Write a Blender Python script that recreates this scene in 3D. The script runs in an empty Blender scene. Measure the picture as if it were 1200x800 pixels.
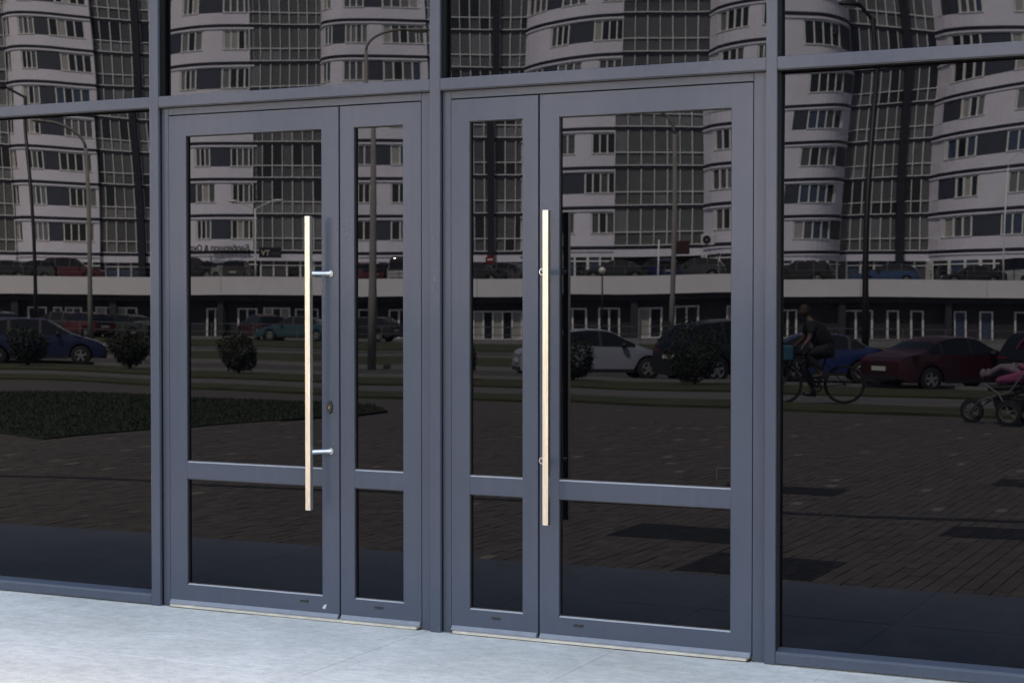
import bpy, math, random
from mathutils import Vector, Matrix
random.seed(7)
R_ = math.radians
scene = bpy.context.scene
col = scene.collection

# ------------------------------------------------------------------ camera
YAW, PITCH, EYE, DIST = R_(25.839), R_(1.346), 1.6, 7.42
cam_data = bpy.data.cameras.new("camera")
cam_data.sensor_width = 36.0
cam_data.lens = 60.0
cam_data.clip_end = 3000.0
cam = bpy.data.objects.new("camera", cam_data)
col.objects.link(cam)
cam.location = (0, -DIST, EYE)
cam.rotation_euler = (R_(90) - PITCH, 0, YAW)
cam_data.dof.use_dof = True                 # focused on the doors: what they mirror is a touch soft
cam_data.dof.focus_distance = 8.3
cam_data.dof.aperture_fstop = 7.1
scene.camera = cam

# ------------------------------------------------------------------ light
SUN_EL, SUN_AZ = R_(58), R_(4)             # high sun behind the glass building
sun_dir = Vector((-math.sin(SUN_AZ) * math.cos(SUN_EL), math.cos(SUN_AZ) * math.cos(SUN_EL), math.sin(SUN_EL)))
world = bpy.data.worlds.new("World")
scene.world = world
world.use_nodes = True
wn = world.node_tree
sky = wn.nodes.new("ShaderNodeTexSky")
sky.sky_type = 'NISHITA'
sky.sun_disc = False
sky.sun_elevation = SUN_EL
sky.sun_rotation = -SUN_AZ
sky.air_density = 1.0
sky.dust_density = 1.5
sky.ozone_density = 0.6
wn.links.new(sky.outputs[0], wn.nodes["Background"].inputs[0])
wn.nodes["Background"].inputs[1].default_value = 0.12
sun_data = bpy.data.lights.new("sun", 'SUN')
sun_data.energy = 4.8
sun_data.angle = R_(0.6)
sun_data.color = (1.0, 0.97, 0.93)
sun = bpy.data.objects.new("sun", sun_data)
col.objects.link(sun)
sun.location = (-20, 30, 60)
sun.rotation_euler = sun_dir.to_track_quat('Z', 'Y').to_euler()
scene.view_settings.view_transform = 'Standard'
scene.view_settings.look = 'None'
scene.view_settings.exposure = 2.68
scene.view_settings.use_white_balance = True       # the photograph is balanced for the bluish open shade
scene.view_settings.white_balance_temperature = 8900
scene.view_settings.white_balance_tint = 10
scene.view_settings.gamma = 1.0

# ------------------------------------------------------------------ materials
def newmat(name):
    m = bpy.data.materials.new(name)
    m.use_nodes = True
    return m, m.node_tree, m.node_tree.nodes["Principled BSDF"]

def mat(name, c, rough=0.6, metal=0.0, ior=1.5, var=0.0, scale=8.0, bump=0.0, stretch=(1, 1, 1), coat=0.0):
    m, nt, b = newmat(name)
    b.inputs["Base Color"].default_value = (*c, 1)
    b.inputs["Roughness"].default_value = rough
    b.inputs["Metallic"].default_value = metal
    b.inputs["IOR"].default_value = ior
    b.inputs["Coat Weight"].default_value = coat
    if var > 0 or bump > 0:
        tc = nt.nodes.new("ShaderNodeTexCoord")
        mp = nt.nodes.new("ShaderNodeMapping")
        mp.inputs["Scale"].default_value = stretch
        nt.links.new(tc.outputs["Object"], mp.inputs[0])
        n = nt.nodes.new("ShaderNodeTexNoise")
        n.inputs["Scale"].default_value = scale
        n.inputs["Detail"].default_value = 6
        n.inputs["Roughness"].default_value = 0.65
        nt.links.new(mp.outputs[0], n.inputs["Vector"])
        if var > 0:
            r = nt.nodes.new("ShaderNodeValToRGB")
            r.color_ramp.elements[0].position = 0.3
            r.color_ramp.elements[1].position = 0.72
            r.color_ramp.elements[0].color = (*[x * (1 - var) for x in c], 1)
            r.color_ramp.elements[1].color = (*[min(1, x * (1 + var)) for x in c], 1)
            nt.links.new(n.outputs["Fac"], r.inputs[0])
            nt.links.new(r.outputs[0], b.inputs["Base Color"])
        if bump > 0:
            bp = nt.nodes.new("ShaderNodeBump")
            bp.inputs["Strength"].default_value = bump
            bp.inputs["Distance"].default_value = 0.02
            nt.links.new(n.outputs["Fac"], bp.inputs["Height"])
            nt.links.new(bp.outputs[0], b.inputs["Normal"])
    return m

def frame_paint():
    """semi-gloss powder coat with faint vertical dust runs and scuffs"""
    m, nt, b = newmat("grey_powder_coat")
    N, L = nt.nodes, nt.links
    tc = N.new("ShaderNodeNewGeometry")
    mp = N.new("ShaderNodeMapping"); mp.inputs["Scale"].default_value = (30, 30, 1.0)
    L.new(tc.outputs["Position"], mp.inputs[0])
    n1 = N.new("ShaderNodeTexNoise"); n1.inputs["Scale"].default_value = 1.0; n1.inputs["Detail"].default_value = 5
    L.new(mp.outputs[0], n1.inputs["Vector"])
    n2 = N.new("ShaderNodeTexNoise"); n2.inputs["Scale"].default_value = 3.0; n2.inputs["Detail"].default_value = 8
    n2.inputs["Roughness"].default_value = 0.7
    L.new(tc.outputs["Position"], n2.inputs["Vector"])
    mul = N.new("ShaderNodeMath"); mul.operation = 'MULTIPLY'
    L.new(n1.outputs["Fac"], mul.inputs[0]); L.new(n2.outputs["Fac"], mul.inputs[1])
    ramp = N.new("ShaderNodeValToRGB")
    ramp.color_ramp.elements[0].position = 0.15; ramp.color_ramp.elements[1].position = 0.48
    ramp.color_ramp.elements[0].color = (0.060, 0.070, 0.096, 1)
    ramp.color_ramp.elements[1].color = (0.067, 0.078, 0.105, 1)
    L.new(mul.outputs[0], ramp.inputs[0])
    # pale scuffs
    n3 = N.new("ShaderNodeTexNoise"); n3.inputs["Scale"].default_value = 9; n3.inputs["Detail"].default_value = 9
    n3.inputs["Roughness"].default_value = 0.75
    L.new(tc.outputs["Position"], n3.inputs["Vector"])
    r3 = N.new("ShaderNodeValToRGB"); r3.color_ramp.elements[0].position = 0.70; r3.color_ramp.elements[1].position = 0.80
    r3.color_ramp.elements[1].color = (0.35, 0.35, 0.35, 1)
    L.new(n3.outputs["Fac"], r3.inputs[0])
    mx = N.new("ShaderNodeMixRGB"); mx.inputs[2].default_value = (0.15, 0.155, 0.17, 1)
    L.new(r3.outputs[0], mx.inputs[0]); L.new(ramp.outputs[0], mx.inputs[1])
    L.new(mx.outputs[0], b.inputs["Base Color"])
    b.inputs["Specular IOR Level"].default_value = 0.22
    rr = N.new("ShaderNodeMapRange"); rr.inputs[3].default_value = 0.07; rr.inputs[4].default_value = 0.2
    L.new(n2.outputs["Fac"], rr.inputs[0]); L.new(rr.outputs[0], b.inputs["Roughness"])
    bp = N.new("ShaderNodeBump"); bp.inputs["Strength"].default_value = 0.015; bp.inputs["Distance"].default_value = 0.002
    L.new(n1.outputs["Fac"], bp.inputs["Height"]); L.new(bp.outputs[0], b.inputs["Normal"])
    return m

def glass_tint():
    m, nt, b = newmat("black_tinted_glass")
    N, L = nt.nodes, nt.links
    b.inputs["IOR"].default_value = 1.42
    tc = N.new("ShaderNodeTexCoord")
    n = N.new("ShaderNodeTexNoise"); n.inputs["Scale"].default_value = 14; n.inputs["Detail"].default_value = 9
    n.inputs["Roughness"].default_value = 0.8
    L.new(tc.outputs["Object"], n.inputs["Vector"])
    n2 = N.new("ShaderNodeTexNoise"); n2.inputs["Scale"].default_value = 2.2; n2.inputs["Detail"].default_value = 4
    L.new(tc.outputs["Object"], n2.inputs["Vector"])
    ml = N.new("ShaderNodeMath"); ml.operation = 'MULTIPLY'
    L.new(n.outputs["Fac"], ml.inputs[0]); L.new(n2.outputs["Fac"], ml.inputs[1])
    sep = N.new("ShaderNodeSeparateXYZ"); L.new(tc.outputs["Object"], sep.inputs[0])
    mr = N.new("ShaderNodeMapRange"); mr.inputs[1].default_value = 0.9; mr.inputs[2].default_value = 0.05
    mr.inputs[3].default_value = 0.15; mr.inputs[4].default_value = 1.0
    L.new(sep.outputs["Z"], mr.inputs[0])            # rain-splash dust gathers low on the pane
    m2 = N.new("ShaderNodeMath"); m2.operation = 'MULTIPLY'
    L.new(ml.outputs[0], m2.inputs[0]); L.new(mr.outputs[0], m2.inputs[1])
    ramp = N.new("ShaderNodeValToRGB")
    ramp.color_ramp.elements[0].position = 0.24; ramp.color_ramp.elements[1].position = 0.55
    ramp.color_ramp.elements[0].color = (0.0008, 0.0008, 0.0012, 1)
    ramp.color_ramp.elements[1].color = (0.009, 0.008, 0.0075, 1)
    L.new(m2.outputs[0], ramp.inputs[0]); L.new(ramp.outputs[0], b.inputs["Base Color"])
    b.inputs["Roughness"].default_value = 0.0
    b.inputs["Specular Tint"].default_value = (0.71, 0.80, 1.0, 1)      # bluish solar coating
    return m

def concrete():
    m, nt, b = newmat("pale_concrete")
    N, L = nt.nodes, nt.links
    g = N.new("ShaderNodeNewGeometry")
    def noise(scale, detail, rough=0.6, st=(1, 1, 1)):
        mp = N.new("ShaderNodeMapping"); mp.inputs["Scale"].default_value = st
        L.new(g.outputs["Position"], mp.inputs[0])
        n = N.new("ShaderNodeTexNoise"); n.inputs["Scale"].default_value = scale
        n.inputs["Detail"].default_value = detail; n.inputs["Roughness"].default_value = rough
        L.new(mp.outputs[0], n.inputs["Vector"])
        return n
    a = noise(1.7, 9, 0.72, (1, 1.3, 1)); c = noise(16, 10, 0.8, (1, 1.2, 1)); d = noise(70, 4)
    ramp = N.new("ShaderNodeValToRGB")
    ramp.color_ramp.elements[0].position = 0.34; ramp.color_ramp.elements[1].position = 0.66
    ramp.color_ramp.elements[0].color = (0.60, 0.58, 0.545, 1); ramp.color_ramp.elements[1].color = (0.73, 0.705, 0.665, 1)
    L.new(a.outputs["Fac"], ramp.inputs[0])
    r2 = N.new("ShaderNodeValToRGB")
    r2.color_ramp.elements[0].position = 0.40; r2.color_ramp.elements[1].position = 0.58
    r2.color_ramp.elements[0].color = (0.80, 0.81, 0.82, 1); r2.color_ramp.elements[1].color = (1, 1, 1, 1)
    L.new(c.outputs["Fac"], r2.inputs[0])
    mx = N.new("ShaderNodeMixRGB"); mx.blend_type = 'MULTIPLY'; mx.inputs[0].default_value = 1
    L.new(ramp.outputs[0], mx.inputs[1]); L.new(r2.outputs[0], mx.inputs[2])
    r3 = N.new("ShaderNodeValToRGB")                  # specks of grit
    r3.color_ramp.elements[0].position = 0.29; r3.color_ramp.elements[1].position = 0.36
    r3.color_ramp.elements[0].color = (0.55, 0.55, 0.55, 1); r3.color_ramp.elements[1].color = (1, 1, 1, 1)
    L.new(d.outputs["Fac"], r3.inputs[0])
    mx2 = N.new("ShaderNodeMixRGB"); mx2.blend_type = 'MULTIPLY'; mx2.inputs[0].default_value = 1
    L.new(mx.outputs[0], mx2.inputs[1]); L.new(r3.outputs[0], mx2.inputs[2])
    e = noise(5, 6, 0.75, (1.2, 9, 1)); f = noise(0.55, 4, 0.6)
    r4 = N.new("ShaderNodeValToRGB")                  # trowel streaks
    r4.color_ramp.elements[0].position = 0.36; r4.color_ramp.elements[1].position = 0.60
    r4.color_ramp.elements[0].color = (0.86, 0.865, 0.87, 1); r4.color_ramp.elements[1].color = (1, 1, 1, 1)
    L.new(e.outputs["Fac"], r4.inputs[0])
    mx3 = N.new("ShaderNodeMixRGB"); mx3.blend_type = 'MULTIPLY'; mx3.inputs[0].default_value = 1
    L.new(mx2.outputs[0], mx3.inputs[1]); L.new(r4.outputs[0], mx3.inputs[2])
    r5 = N.new("ShaderNodeValToRGB")                  # broad water stains
    r5.color_ramp.elements[0].position = 0.33; r5.color_ramp.elements[1].position = 0.50
    r5.color_ramp.elements[0].color = (0.84, 0.83, 0.80, 1); r5.color_ramp.elements[1].color = (1, 1, 1, 1)
    L.new(f.outputs["Fac"], r5.inputs[0])
    mx4 = N.new("ShaderNodeMixRGB"); mx4.blend_type = 'MULTIPLY'; mx4.inputs[0].default_value = 1
    L.new(mx3.outputs[0], mx4.inputs[1]); L.new(r5.outputs[0], mx4.inputs[2])
    L.new(mx4.outputs[0], b.inputs["Base Color"])
    b.inputs["Roughness"].default_value = 0.75
    bp = N.new("ShaderNodeBump"); bp.inputs["Strength"].default_value = 0.35; bp.inputs["Distance"].default_value = 0.004
    L.new(c.outputs["Fac"], bp.inputs["Height"]); L.new(bp.outputs[0], b.inputs["Normal"])
    return m

M = dict(
    paint=frame_paint(), glass=glass_tint(), concrete=concrete(),
    gasket=mat("black_rubber", (0.006, 0.006, 0.008), 0.5),
    steel=mat("brushed_steel", (0.68, 0.64, 0.58), 0.33, 1.0, var=0.16, scale=90, stretch=(1, 1, 0.03)),
    steel_dark=mat("steel_pin", (0.62, 0.63, 0.66), 0.22, 1.0),
    lockblack=mat("lock_black", (0.012, 0.012, 0.014), 0.3), brass=mat("brass", (0.5, 0.38, 0.18), 0.35, 1.0),
    drip=mat("drip_skylit", (0.17, 0.185, 0.22), 0.4, var=0.1, scale=20),  # pale tone holds the sky's light on the strip's upward slope
    bead=mat("bead_skylit", (0.34, 0.35, 0.38), 0.4),  # paler than the frame paint: the beads' skylit highlight is in the colour
    thresh=mat("threshold_stone", (0.48, 0.43, 0.365), 0.7, var=0.2, scale=14),
    joint=mat("joint_mortar", (0.46, 0.46, 0.46), 0.9, var=0.2, scale=10),
    wall=mat("white_render", (0.80, 0.77, 0.86), 0.85, var=0.06, scale=0.7),
    band=mat("navy_band", (0.018, 0.018, 0.032), 0.5), bluepanel=mat("slate_blue_panel", (0.055, 0.062, 0.085), 0.5, var=0.06, scale=0.5),
    white=mat("white_plastic_frame", (0.78, 0.77, 0.75), 0.5), bars=mat("glazing_bar_alu", (0.72, 0.71, 0.71), 0.5),
    pane_dark=mat("pane_dark", (0.02, 0.022, 0.03), 0.05), pane_mid=mat("pane_mid", (0.10, 0.10, 0.115), 0.08),
    pane_cur=mat("pane_curtain", (0.20, 0.20, 0.215), 0.12), pane_light=mat("pane_lace", (0.40, 0.39, 0.37), 0.15),
    pane_olive=mat("pane_olive", (0.128, 0.132, 0.138), 0.08), pane_blue=mat("pane_blue", (0.05, 0.075, 0.13), 0.08),
    pane_brown=mat("pane_brown", (0.10, 0.07, 0.055), 0.15),
    brickwork=mat("dark_cladding", (0.032, 0.030, 0.036), 0.7, var=0.3, scale=0.6),
    fascia=mat("fascia_white", (0.80, 0.77, 0.79), 0.8, var=0.05, scale=0.5),
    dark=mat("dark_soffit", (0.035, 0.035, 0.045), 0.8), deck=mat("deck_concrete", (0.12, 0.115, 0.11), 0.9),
    asphalt=mat("asphalt", (0.050, 0.048, 0.047), 0.9, var=0.2, scale=3), path=mat("grey_path", (0.085, 0.078, 0.078), 0.9, var=0.2, scale=2),
    kerb=mat("kerb_stone", (0.16, 0.15, 0.15), 0.9, var=0.15, scale=3),
    grass=mat("grass", (0.028, 0.033, 0.008), 0.95, var=0.45, scale=1.3, bump=0.8),
    lawn=mat("dark_lawn", (0.010, 0.017, 0.005), 0.95, var=0.5, scale=5, bump=1.0),
    blade=mat("grass_blade", (0.013, 0.022, 0.005), 0.8), leaf=mat("bush_leaf", (0.012, 0.020, 0.007), 0.7, var=0.5, scale=6),
    bark=mat("bark", (0.03, 0.022, 0.015), 0.9), soil=mat("soil", (0.06, 0.055, 0.05), 0.95, var=0.3, scale=1.0),
    paver_a=mat("paver_a", (0.066, 0.056, 0.053), 0.85, var=0.25, scale=6), paver_b=mat("paver_b", (0.054, 0.046, 0.044), 0.85, var=0.25, scale=6),
    paver_c=mat("paver_c", (0.076, 0.063, 0.058), 0.85, var=0.25, scale=6), paver_l=mat("paver_pale", (0.155, 0.135, 0.12), 0.85, var=0.2, scale=6),
    bed=mat("sand_bed", (0.035, 0.031, 0.030), 0.95, var=0.3, scale=3), grate=mat("cast_iron", (0.006, 0.006, 0.008), 0.6),
    black_metal=mat("black_pole", (0.010, 0.010, 0.012), 0.5), grey_pole=mat("concrete_pole", (0.22, 0.205, 0.195), 0.9, var=0.15, scale=2),
    lamp=mat("lamp_glass", (0.75, 0.75, 0.73), 0.4), tyre=mat("tyre", (0.010, 0.010, 0.010), 0.8), rim=mat("alloy_rim", (0.35, 0.35, 0.36), 0.4, 0.6),
    carglass=mat("car_glass", (0.008, 0.009, 0.011), 0.03), tail=mat("tail_light", (0.20, 0.012, 0.012), 0.2), head=mat("head_light", (0.55, 0.56, 0.58), 0.15),
    plate=mat("number_plate", (0.55, 0.53, 0.48), 0.5), trim=mat("car_trim", (0.012, 0.012, 0.013), 0.6),
    skin=mat("skin", (0.09, 0.05, 0.035), 0.6), black_cloth=mat("black_cloth", (0.010, 0.010, 0.013), 0.9), hair=mat("dark_hair", (0.02, 0.014, 0.010), 0.7),
    white_cloth=mat("white_cloth", (0.65, 0.64, 0.62), 0.9), pink=mat("pink_fabric", (0.24, 0.045, 0.12), 0.9), lilac=mat("lilac_cloth", (0.15, 0.115, 0.15), 0.9, var=0.5, scale=30),
    teal_cloth=mat("turquoise_cloth", (0.012, 0.09, 0.15), 0.8), jeans=mat("blue_jeans", (0.03, 0.04, 0.09), 0.9),
    red=mat("sign_red", (0.22, 0.012, 0.018), 0.5), gold=mat("sign_letter", (0.55, 0.50, 0.40), 0.5), greyline=mat("sign_grey", (0.12, 0.12, 0.13), 0.6),
    letter=mat("sign_black", (0.012, 0.012, 0.016), 0.5), roofing=mat("parapet_cladding", (0.10, 0.105, 0.12), 0.5, var=0.1, scale=2),
)

# ------------------------------------------------------------------ mesh builder
class MB:
    def __init__(s):
        s.v, s.f, s.m, s.mi = [], [], [], 0
    def face(s, idx):
        s.f.append(tuple(idx)); s.m.append(s.mi)
    def quad(s, a, b, c, d):
        n = len(s.v); s.v += [a, b, c, d]; s.face((n, n + 1, n + 2, n + 3))
    def box(s, x0, x1, y0, y1, z0, z1):
        n = len(s.v)
        s.v += [(x0, y0, z0), (x1, y0, z0), (x1, y1, z0), (x0, y1, z0), (x0, y0, z1), (x1, y0, z1), (x1, y1, z1), (x0, y1, z1)]
        for q in ((3, 2, 1, 0), (4, 5, 6, 7), (0, 1, 5, 4), (1, 2, 6, 5), (2, 3, 7, 6), (3, 0, 4, 7)):
            s.face([n + i for i in q])
        return s
    def hexa(s, p):
        n = len(s.v); s.v += [tuple(q) for q in p]
        for q in ((3, 2, 1, 0), (4, 5, 6, 7), (0, 1, 5, 4), (1, 2, 6, 5), (2, 3, 7, 6), (3, 0, 4, 7)):
            s.face([n + i for i in q])
        return s
    def prism(s, poly, y0, y1):
        """polygon in XZ (counter-clockwise seen from -Y) extruded from y0 to y1"""
        n = len(s.v); k = len(poly)
        s.v += [(x, y0, z) for x, z in poly] + [(x, y1, z) for x, z in poly]
        s.face([n + i for i in range(k)]); s.face([n + k + i for i in reversed(range(k))])
        for i in range(k):
            j = (i + 1) % k
            s.face((n + j, n + i, n + k + i, n + k + j))
        return s
    def xprism(s, poly, x0, x1):
        """section in YZ swept along X"""
        n = len(s.v); k = len(poly)
        s.v += [(x0, y, z) for y, z in poly] + [(x1, y, z) for y, z in poly]
        s.face([n + i for i in reversed(range(k))]); s.face([n + k + i for i in range(k)])
        for i in range(k):
            j = (i + 1) % k
            s.face((n + i, n + j, n + k + j, n + k + i))
        return s
    def tube(s, pts, rad, n=10):
        pts = [Vector(p) for p in pts]
        if not isinstance(rad, (list, tuple)): rad = [rad] * len(pts)
        b = len(s.v); prev = None
        for i, p in enumerate(pts):
            t = (pts[min(i + 1, len(pts) - 1)] - pts[max(i - 1, 0)]).normalized()
            a = prev if prev else (Vector((0, 0, 1)) if abs(t.z) < 0.9 else Vector((1, 0, 0)))
            x = (a - t * a.dot(t)).normalized(); y = t.cross(x); prev = x
            for k in range(n):
                an = 2 * math.pi * k / n
                q = p + (x * math.cos(an) + y * math.sin(an)) * rad[i]
                s.v.append(tuple(q))
        for i in range(len(pts) - 1):
            for k in range(n):
                a0 = b + i * n + k; a1 = b + i * n + (k + 1) % n
                s.face((a0, a1, a1 + n, a0 + n))
        s.face([b + k for k in reversed(range(n))]); s.face([b + (len(pts) - 1) * n + k for k in range(n)])
        return s
    def ball(s, c, r, n=10, m=7):
        rx, ry, rz = r if isinstance(r, tuple) else (r, r, r)
        b = len(s.v)
        for i in range(m + 1):
            ph = math.pi * i / m
            for k in range(n):
                th = 2 * math.pi * k / n
                s.v.append((c[0] + rx * math.sin(ph) * math.cos(th), c[1] + ry * math.sin(ph) * math.sin(th), c[2] - rz * math.cos(ph)))
        for i in range(m):
            for k in range(n):
                a0 = b + i * n + k; a1 = b + i * n + (k + 1) % n
                s.face((a0, a1, a1 + n, a0 + n))
        return s
    def ring(s, c, r0, r1, w, n=20, axis='y'):
        """annular wheel section turned about the y axis"""
        b = len(s.v)
        for k in range(n):
            a = 2 * math.pi * k / n
            for (r, y) in ((r0, -w), (r1, -w * 0.8), (r1, w * 0.8), (r0, w)):
                s.v.append((c[0] + r * math.cos(a), c[1] + y, c[2] + r * math.sin(a)))
        for k in range(n):
            for q in range(4):
                a0 = b + k * 4 + q; a1 = b + k * 4 + (q + 1) % 4
                b0 = b + ((k + 1) % n) * 4 + q; b1 = b + ((k + 1) % n) * 4 + (q + 1) % 4
                s.face((a0, b0, b1, a1))
        return s
    def build(s, name, mats, parent=None, xf=None, flip=False, smooth=False, bevel=0.0):
        vs = [xf(*p) for p in s.v] if xf else s.v
        fs = [tuple(reversed(f)) for f in s.f] if flip else s.f
        me = bpy.data.meshes.new(name)
        me.from_pydata([tuple(p) for p in vs], [], fs)
        if not isinstance(mats, (list, tuple)): mats = [mats]
        for m in mats: me.materials.append(m)
        me.polygons.foreach_set("material_index", s.m)
        if smooth: me.polygons.foreach_set("use_smooth", [True] * len(fs))
        me.update()
        o = bpy.data.objects.new(name, me)
        col.objects.link(o)
        if parent: o.parent = parent
        if bevel:
            bv = o.modifiers.new("bevel", 'BEVEL'); bv.width = bevel; bv.segments = 2; bv.limit_method = 'ANGLE'
            bv.harden_normals = False
        return o

def empty(name, loc=(0, 0, 0), rz=0.0):
    o = bpy.data.objects.new(name, None)
    o.empty_display_size = 0.2
    col.objects.link(o); o.location = loc; o.rotation_euler = (0, 0, rz)
    return o
def tag(o, label=None, cat=None, group=None, kind=None):
    if label: o["label"] = label
    if cat: o["category"] = cat
    if group: o["group"] = group
    if kind: o["kind"] = kind
    return o
def copy_tree(o, parent=None):
    c = o.copy(); col.objects.link(c)
    if parent: c.parent = parent
    for ch in list(o.children): copy_tree(ch, c)
    return c

# ================================================================== THE GLASS FACADE
# world: X along the facade, facade face at y = 0, outdoors is -Y, paving at z = -0.033
FLOOR = -0.033
wall = tag(empty("glass_facade", (0, 0, FLOOR)), "dark tinted glass facade with grey aluminium framing around two double doors", "glass facade")
wl = lambda x, y, z: (x, y, z - FLOOR)              # facade children are local to the empty
MULL = [(-10.9, .056), (-8.35, .056), (-5.705, .057), (-4.0, .056), (-2.291, .050), (0.34, .056), (2.9, .056)]
TOPZ = 3.55
T0, T1 = 2.634, 2.6905
for (mx, mw) in MULL:
    b = MB(); b.box(mx - mw / 2, mx + mw / 2, -0.030, -0.010, FLOOR, TOPZ)
    b.build("mullion", M['paint'], wall, wl, bevel=0.0025)
    b = MB(); b.box(mx - mw / 2 + .006, mx + mw / 2 - .006, -0.010, 0.14, FLOOR, TOPZ)  # black backing, inset behind the grey cap
    b.build("mullion_backing", M['gasket'], wall, wl)
for (a, b_) in zip(MULL[:-1], MULL[1:]):
    x0, x1 = a[0] + a[1] / 2, b_[0] - b_[1] / 2
    b = MB(); b.box(x0 + .001, x1 - .001, -0.029, -0.010, T0, T1)
    b.build("transom", M['paint'], wall, wl, bevel=0.0025)
    b = MB(); b.box(x0, x1, -0.010, 0.14, T0 + .006, T1 - .006); b.box(x0 + .001, x1 - .001, -0.0285, -0.0005, T0 - .0055, T0 - .0003); b.build("transom_backing", M['gasket'], wall, wl)  # black backing behind the cap, and a black strip covering its underside
    b = MB(); b.box(x0 + .001, x1 - .001, -0.029, 0.14, TOPZ - .06, TOPZ - .001); b.build("transom", M['paint'], wall, wl, bevel=0.0025)

def pane(name, x0, x1, z0, z1, y, parent, xf, seed, tx=0.0, tz=0.0, bow=0.0, twist=0.0, wav=1.0):
    """float glass unit, a few tenths of a millimetre out of flat, so its reflection bends"""
    rnd = random.Random(seed)
    nx, nz = 14, 30
    w, h = x1 - x0, z1 - z0
    ph = [rnd.uniform(0, 6.28) for _ in range(6)]
    amp = [rnd.uniform(.5, 1.0) * wav * 0.00014 for _ in range(3)]
    def H(fx, fz):
        X, Z = (fx - .5) * w, (fz - .5) * h
        hi = max(0.0, z0 + h * fz - 1.75) ** 2          # the roller wave is strongest near the top edge
        e = tx * X + tz * Z + bow * X * X * .5 * hi + twist * X * hi
        e += amp[0] * math.sin(X * 3.1 + Z * 2.3 + ph[0]) + amp[1] * math.sin(Z * 4.1 + ph[1] + X) + amp[2] * math.sin(X * 6.2 + ph[2]) * math.cos(Z * 2.0 + ph[3])
        return e
    b = MB()
    for j in range(nz + 1):
        for i in range(nx + 1):
            b.v.append((x0 + w * i / nx, y + H(i / nx, j / nz), z0 + h * j / nz))
    for j in range(nz):
        for i in range(nx):
            k = j * (nx + 1) + i
            b.face((k, k + 1, k + nx + 2, k + nx + 1))
    n = len(b.v); yb = y + .028                     # the unit's back and edges
    b.v += [(x0, yb, z0), (x1, yb, z0), (x1, yb, z1), (x0, yb, z1)]
    b.face((n + 3, n + 2, n + 1, n))
    yf = y + .004                                   # edge faces keep their own vertices, so the front's shading stays flat to its rim
    m = len(b.v); b.v += [(x0, yf, z0), (x1, yf, z0), (x1, yf, z1), (x0, yf, z1)]
    for i in range(4): b.face((m + i, n + i, n + (i + 1) % 4, m + (i + 1) % 4))
    o = b.build(name, M['glass'], parent, xf)
    o.data.polygons.foreach_set("use_smooth", [True] * (nx * nz) + [False] * 5)
    return o

def bead(b, x0, x1, z0, z1, y0, y1, t):
    """dark glazing seal: thin picture-frame of four strips"""
    b.box(x0, x0 + t, y0, y1, z0, z1); b.box(x1 - t, x1, y0, y1, z0, z1)
    b.box(x0 + t, x1 - t, y0, y1, z0, z0 + t); b.box(x0 + t, x1 - t, y0, y1, z1 - t, z1)

DOORBAYS = (2, 3)
PW = {   # bay: (tilt x, tilt z, bow, twist) of the upper and lower pane
    0: ((0, 0, 0, 0), (0, 0, 0, 0)), 1: ((0.0010, 0.0030, 0, 0.0015), (0.0, 0.0, 0.0040, 0.0004)),
    2: ((.0020, -.0006, 0.0, 0), None), 3: ((-.0012, .0016, 0, -.0008), None),
    4: ((-.0048, -.0003, 0.0, .0025), (0.0, 0.0008, 0.0, -0.0050)), 5: ((0, 0, 0, 0), (0, 0, 0, 0))}
for k, (a, b_) in enumerate(zip(MULL[:-1], MULL[1:])):
    x0, x1 = a[0] + a[1] / 2 - .006, b_[0] - b_[1] / 2 + .006
    up, lo = PW[k]
    pane("window_pane", x0 + .010, x1 - .010, T1 - .004, TOPZ - .05, 0.030, wall, wl, 10 + k, *up, wav=2.0)
    b = MB(); bead(b, x0, x1, T1 - .006, TOPZ - .055, 0.010, 0.060, 0.011); b.build("glazing_seal", M['gasket'], wall, wl)
    if k not in DOORBAYS:
        pane("window_pane", x0 + .010, x1 - .010, 0.030, T0 + .004, 0.030, wall, wl, 20 + k, *lo, wav=1.8)
        b = MB(); bead(b, x0, x1, 0.022, T0 + .006, 0.010, 0.060, 0.011); b.build("glazing_seal", M['gasket'], wall, wl)
        # sill rail with a sloped top
        b = MB(); b.xprism([(-0.028, FLOOR + .007), (0.06, FLOOR + .007), (0.06, 0.040), (0.030, 0.040), (-0.020, 0.027), (-0.028, 0.018)], x0 + .008, x1 - .008)
        b.build("sill_rail", M['paint'], wall, wl, bevel=0.0015)
# unseen roof, added and sized to throw the shade over the doors; side walls
b = MB(); b.box(-12.0, 4.0, 0.10, 9.0, TOPZ + .002, 3.75); b.build("shade_roof", M['roofing'], wall, wl)
b = MB(); b.box(-12.0, -10.93, -0.02, 9.0, FLOOR, TOPZ); b.build("side_wall", M['roofing'], wall, wl)
b = MB(); b.box(2.93, 4.0, -0.02, 9.0, FLOOR, TOPZ); b.build("side_wall", M['roofing'], wall, wl)

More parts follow.
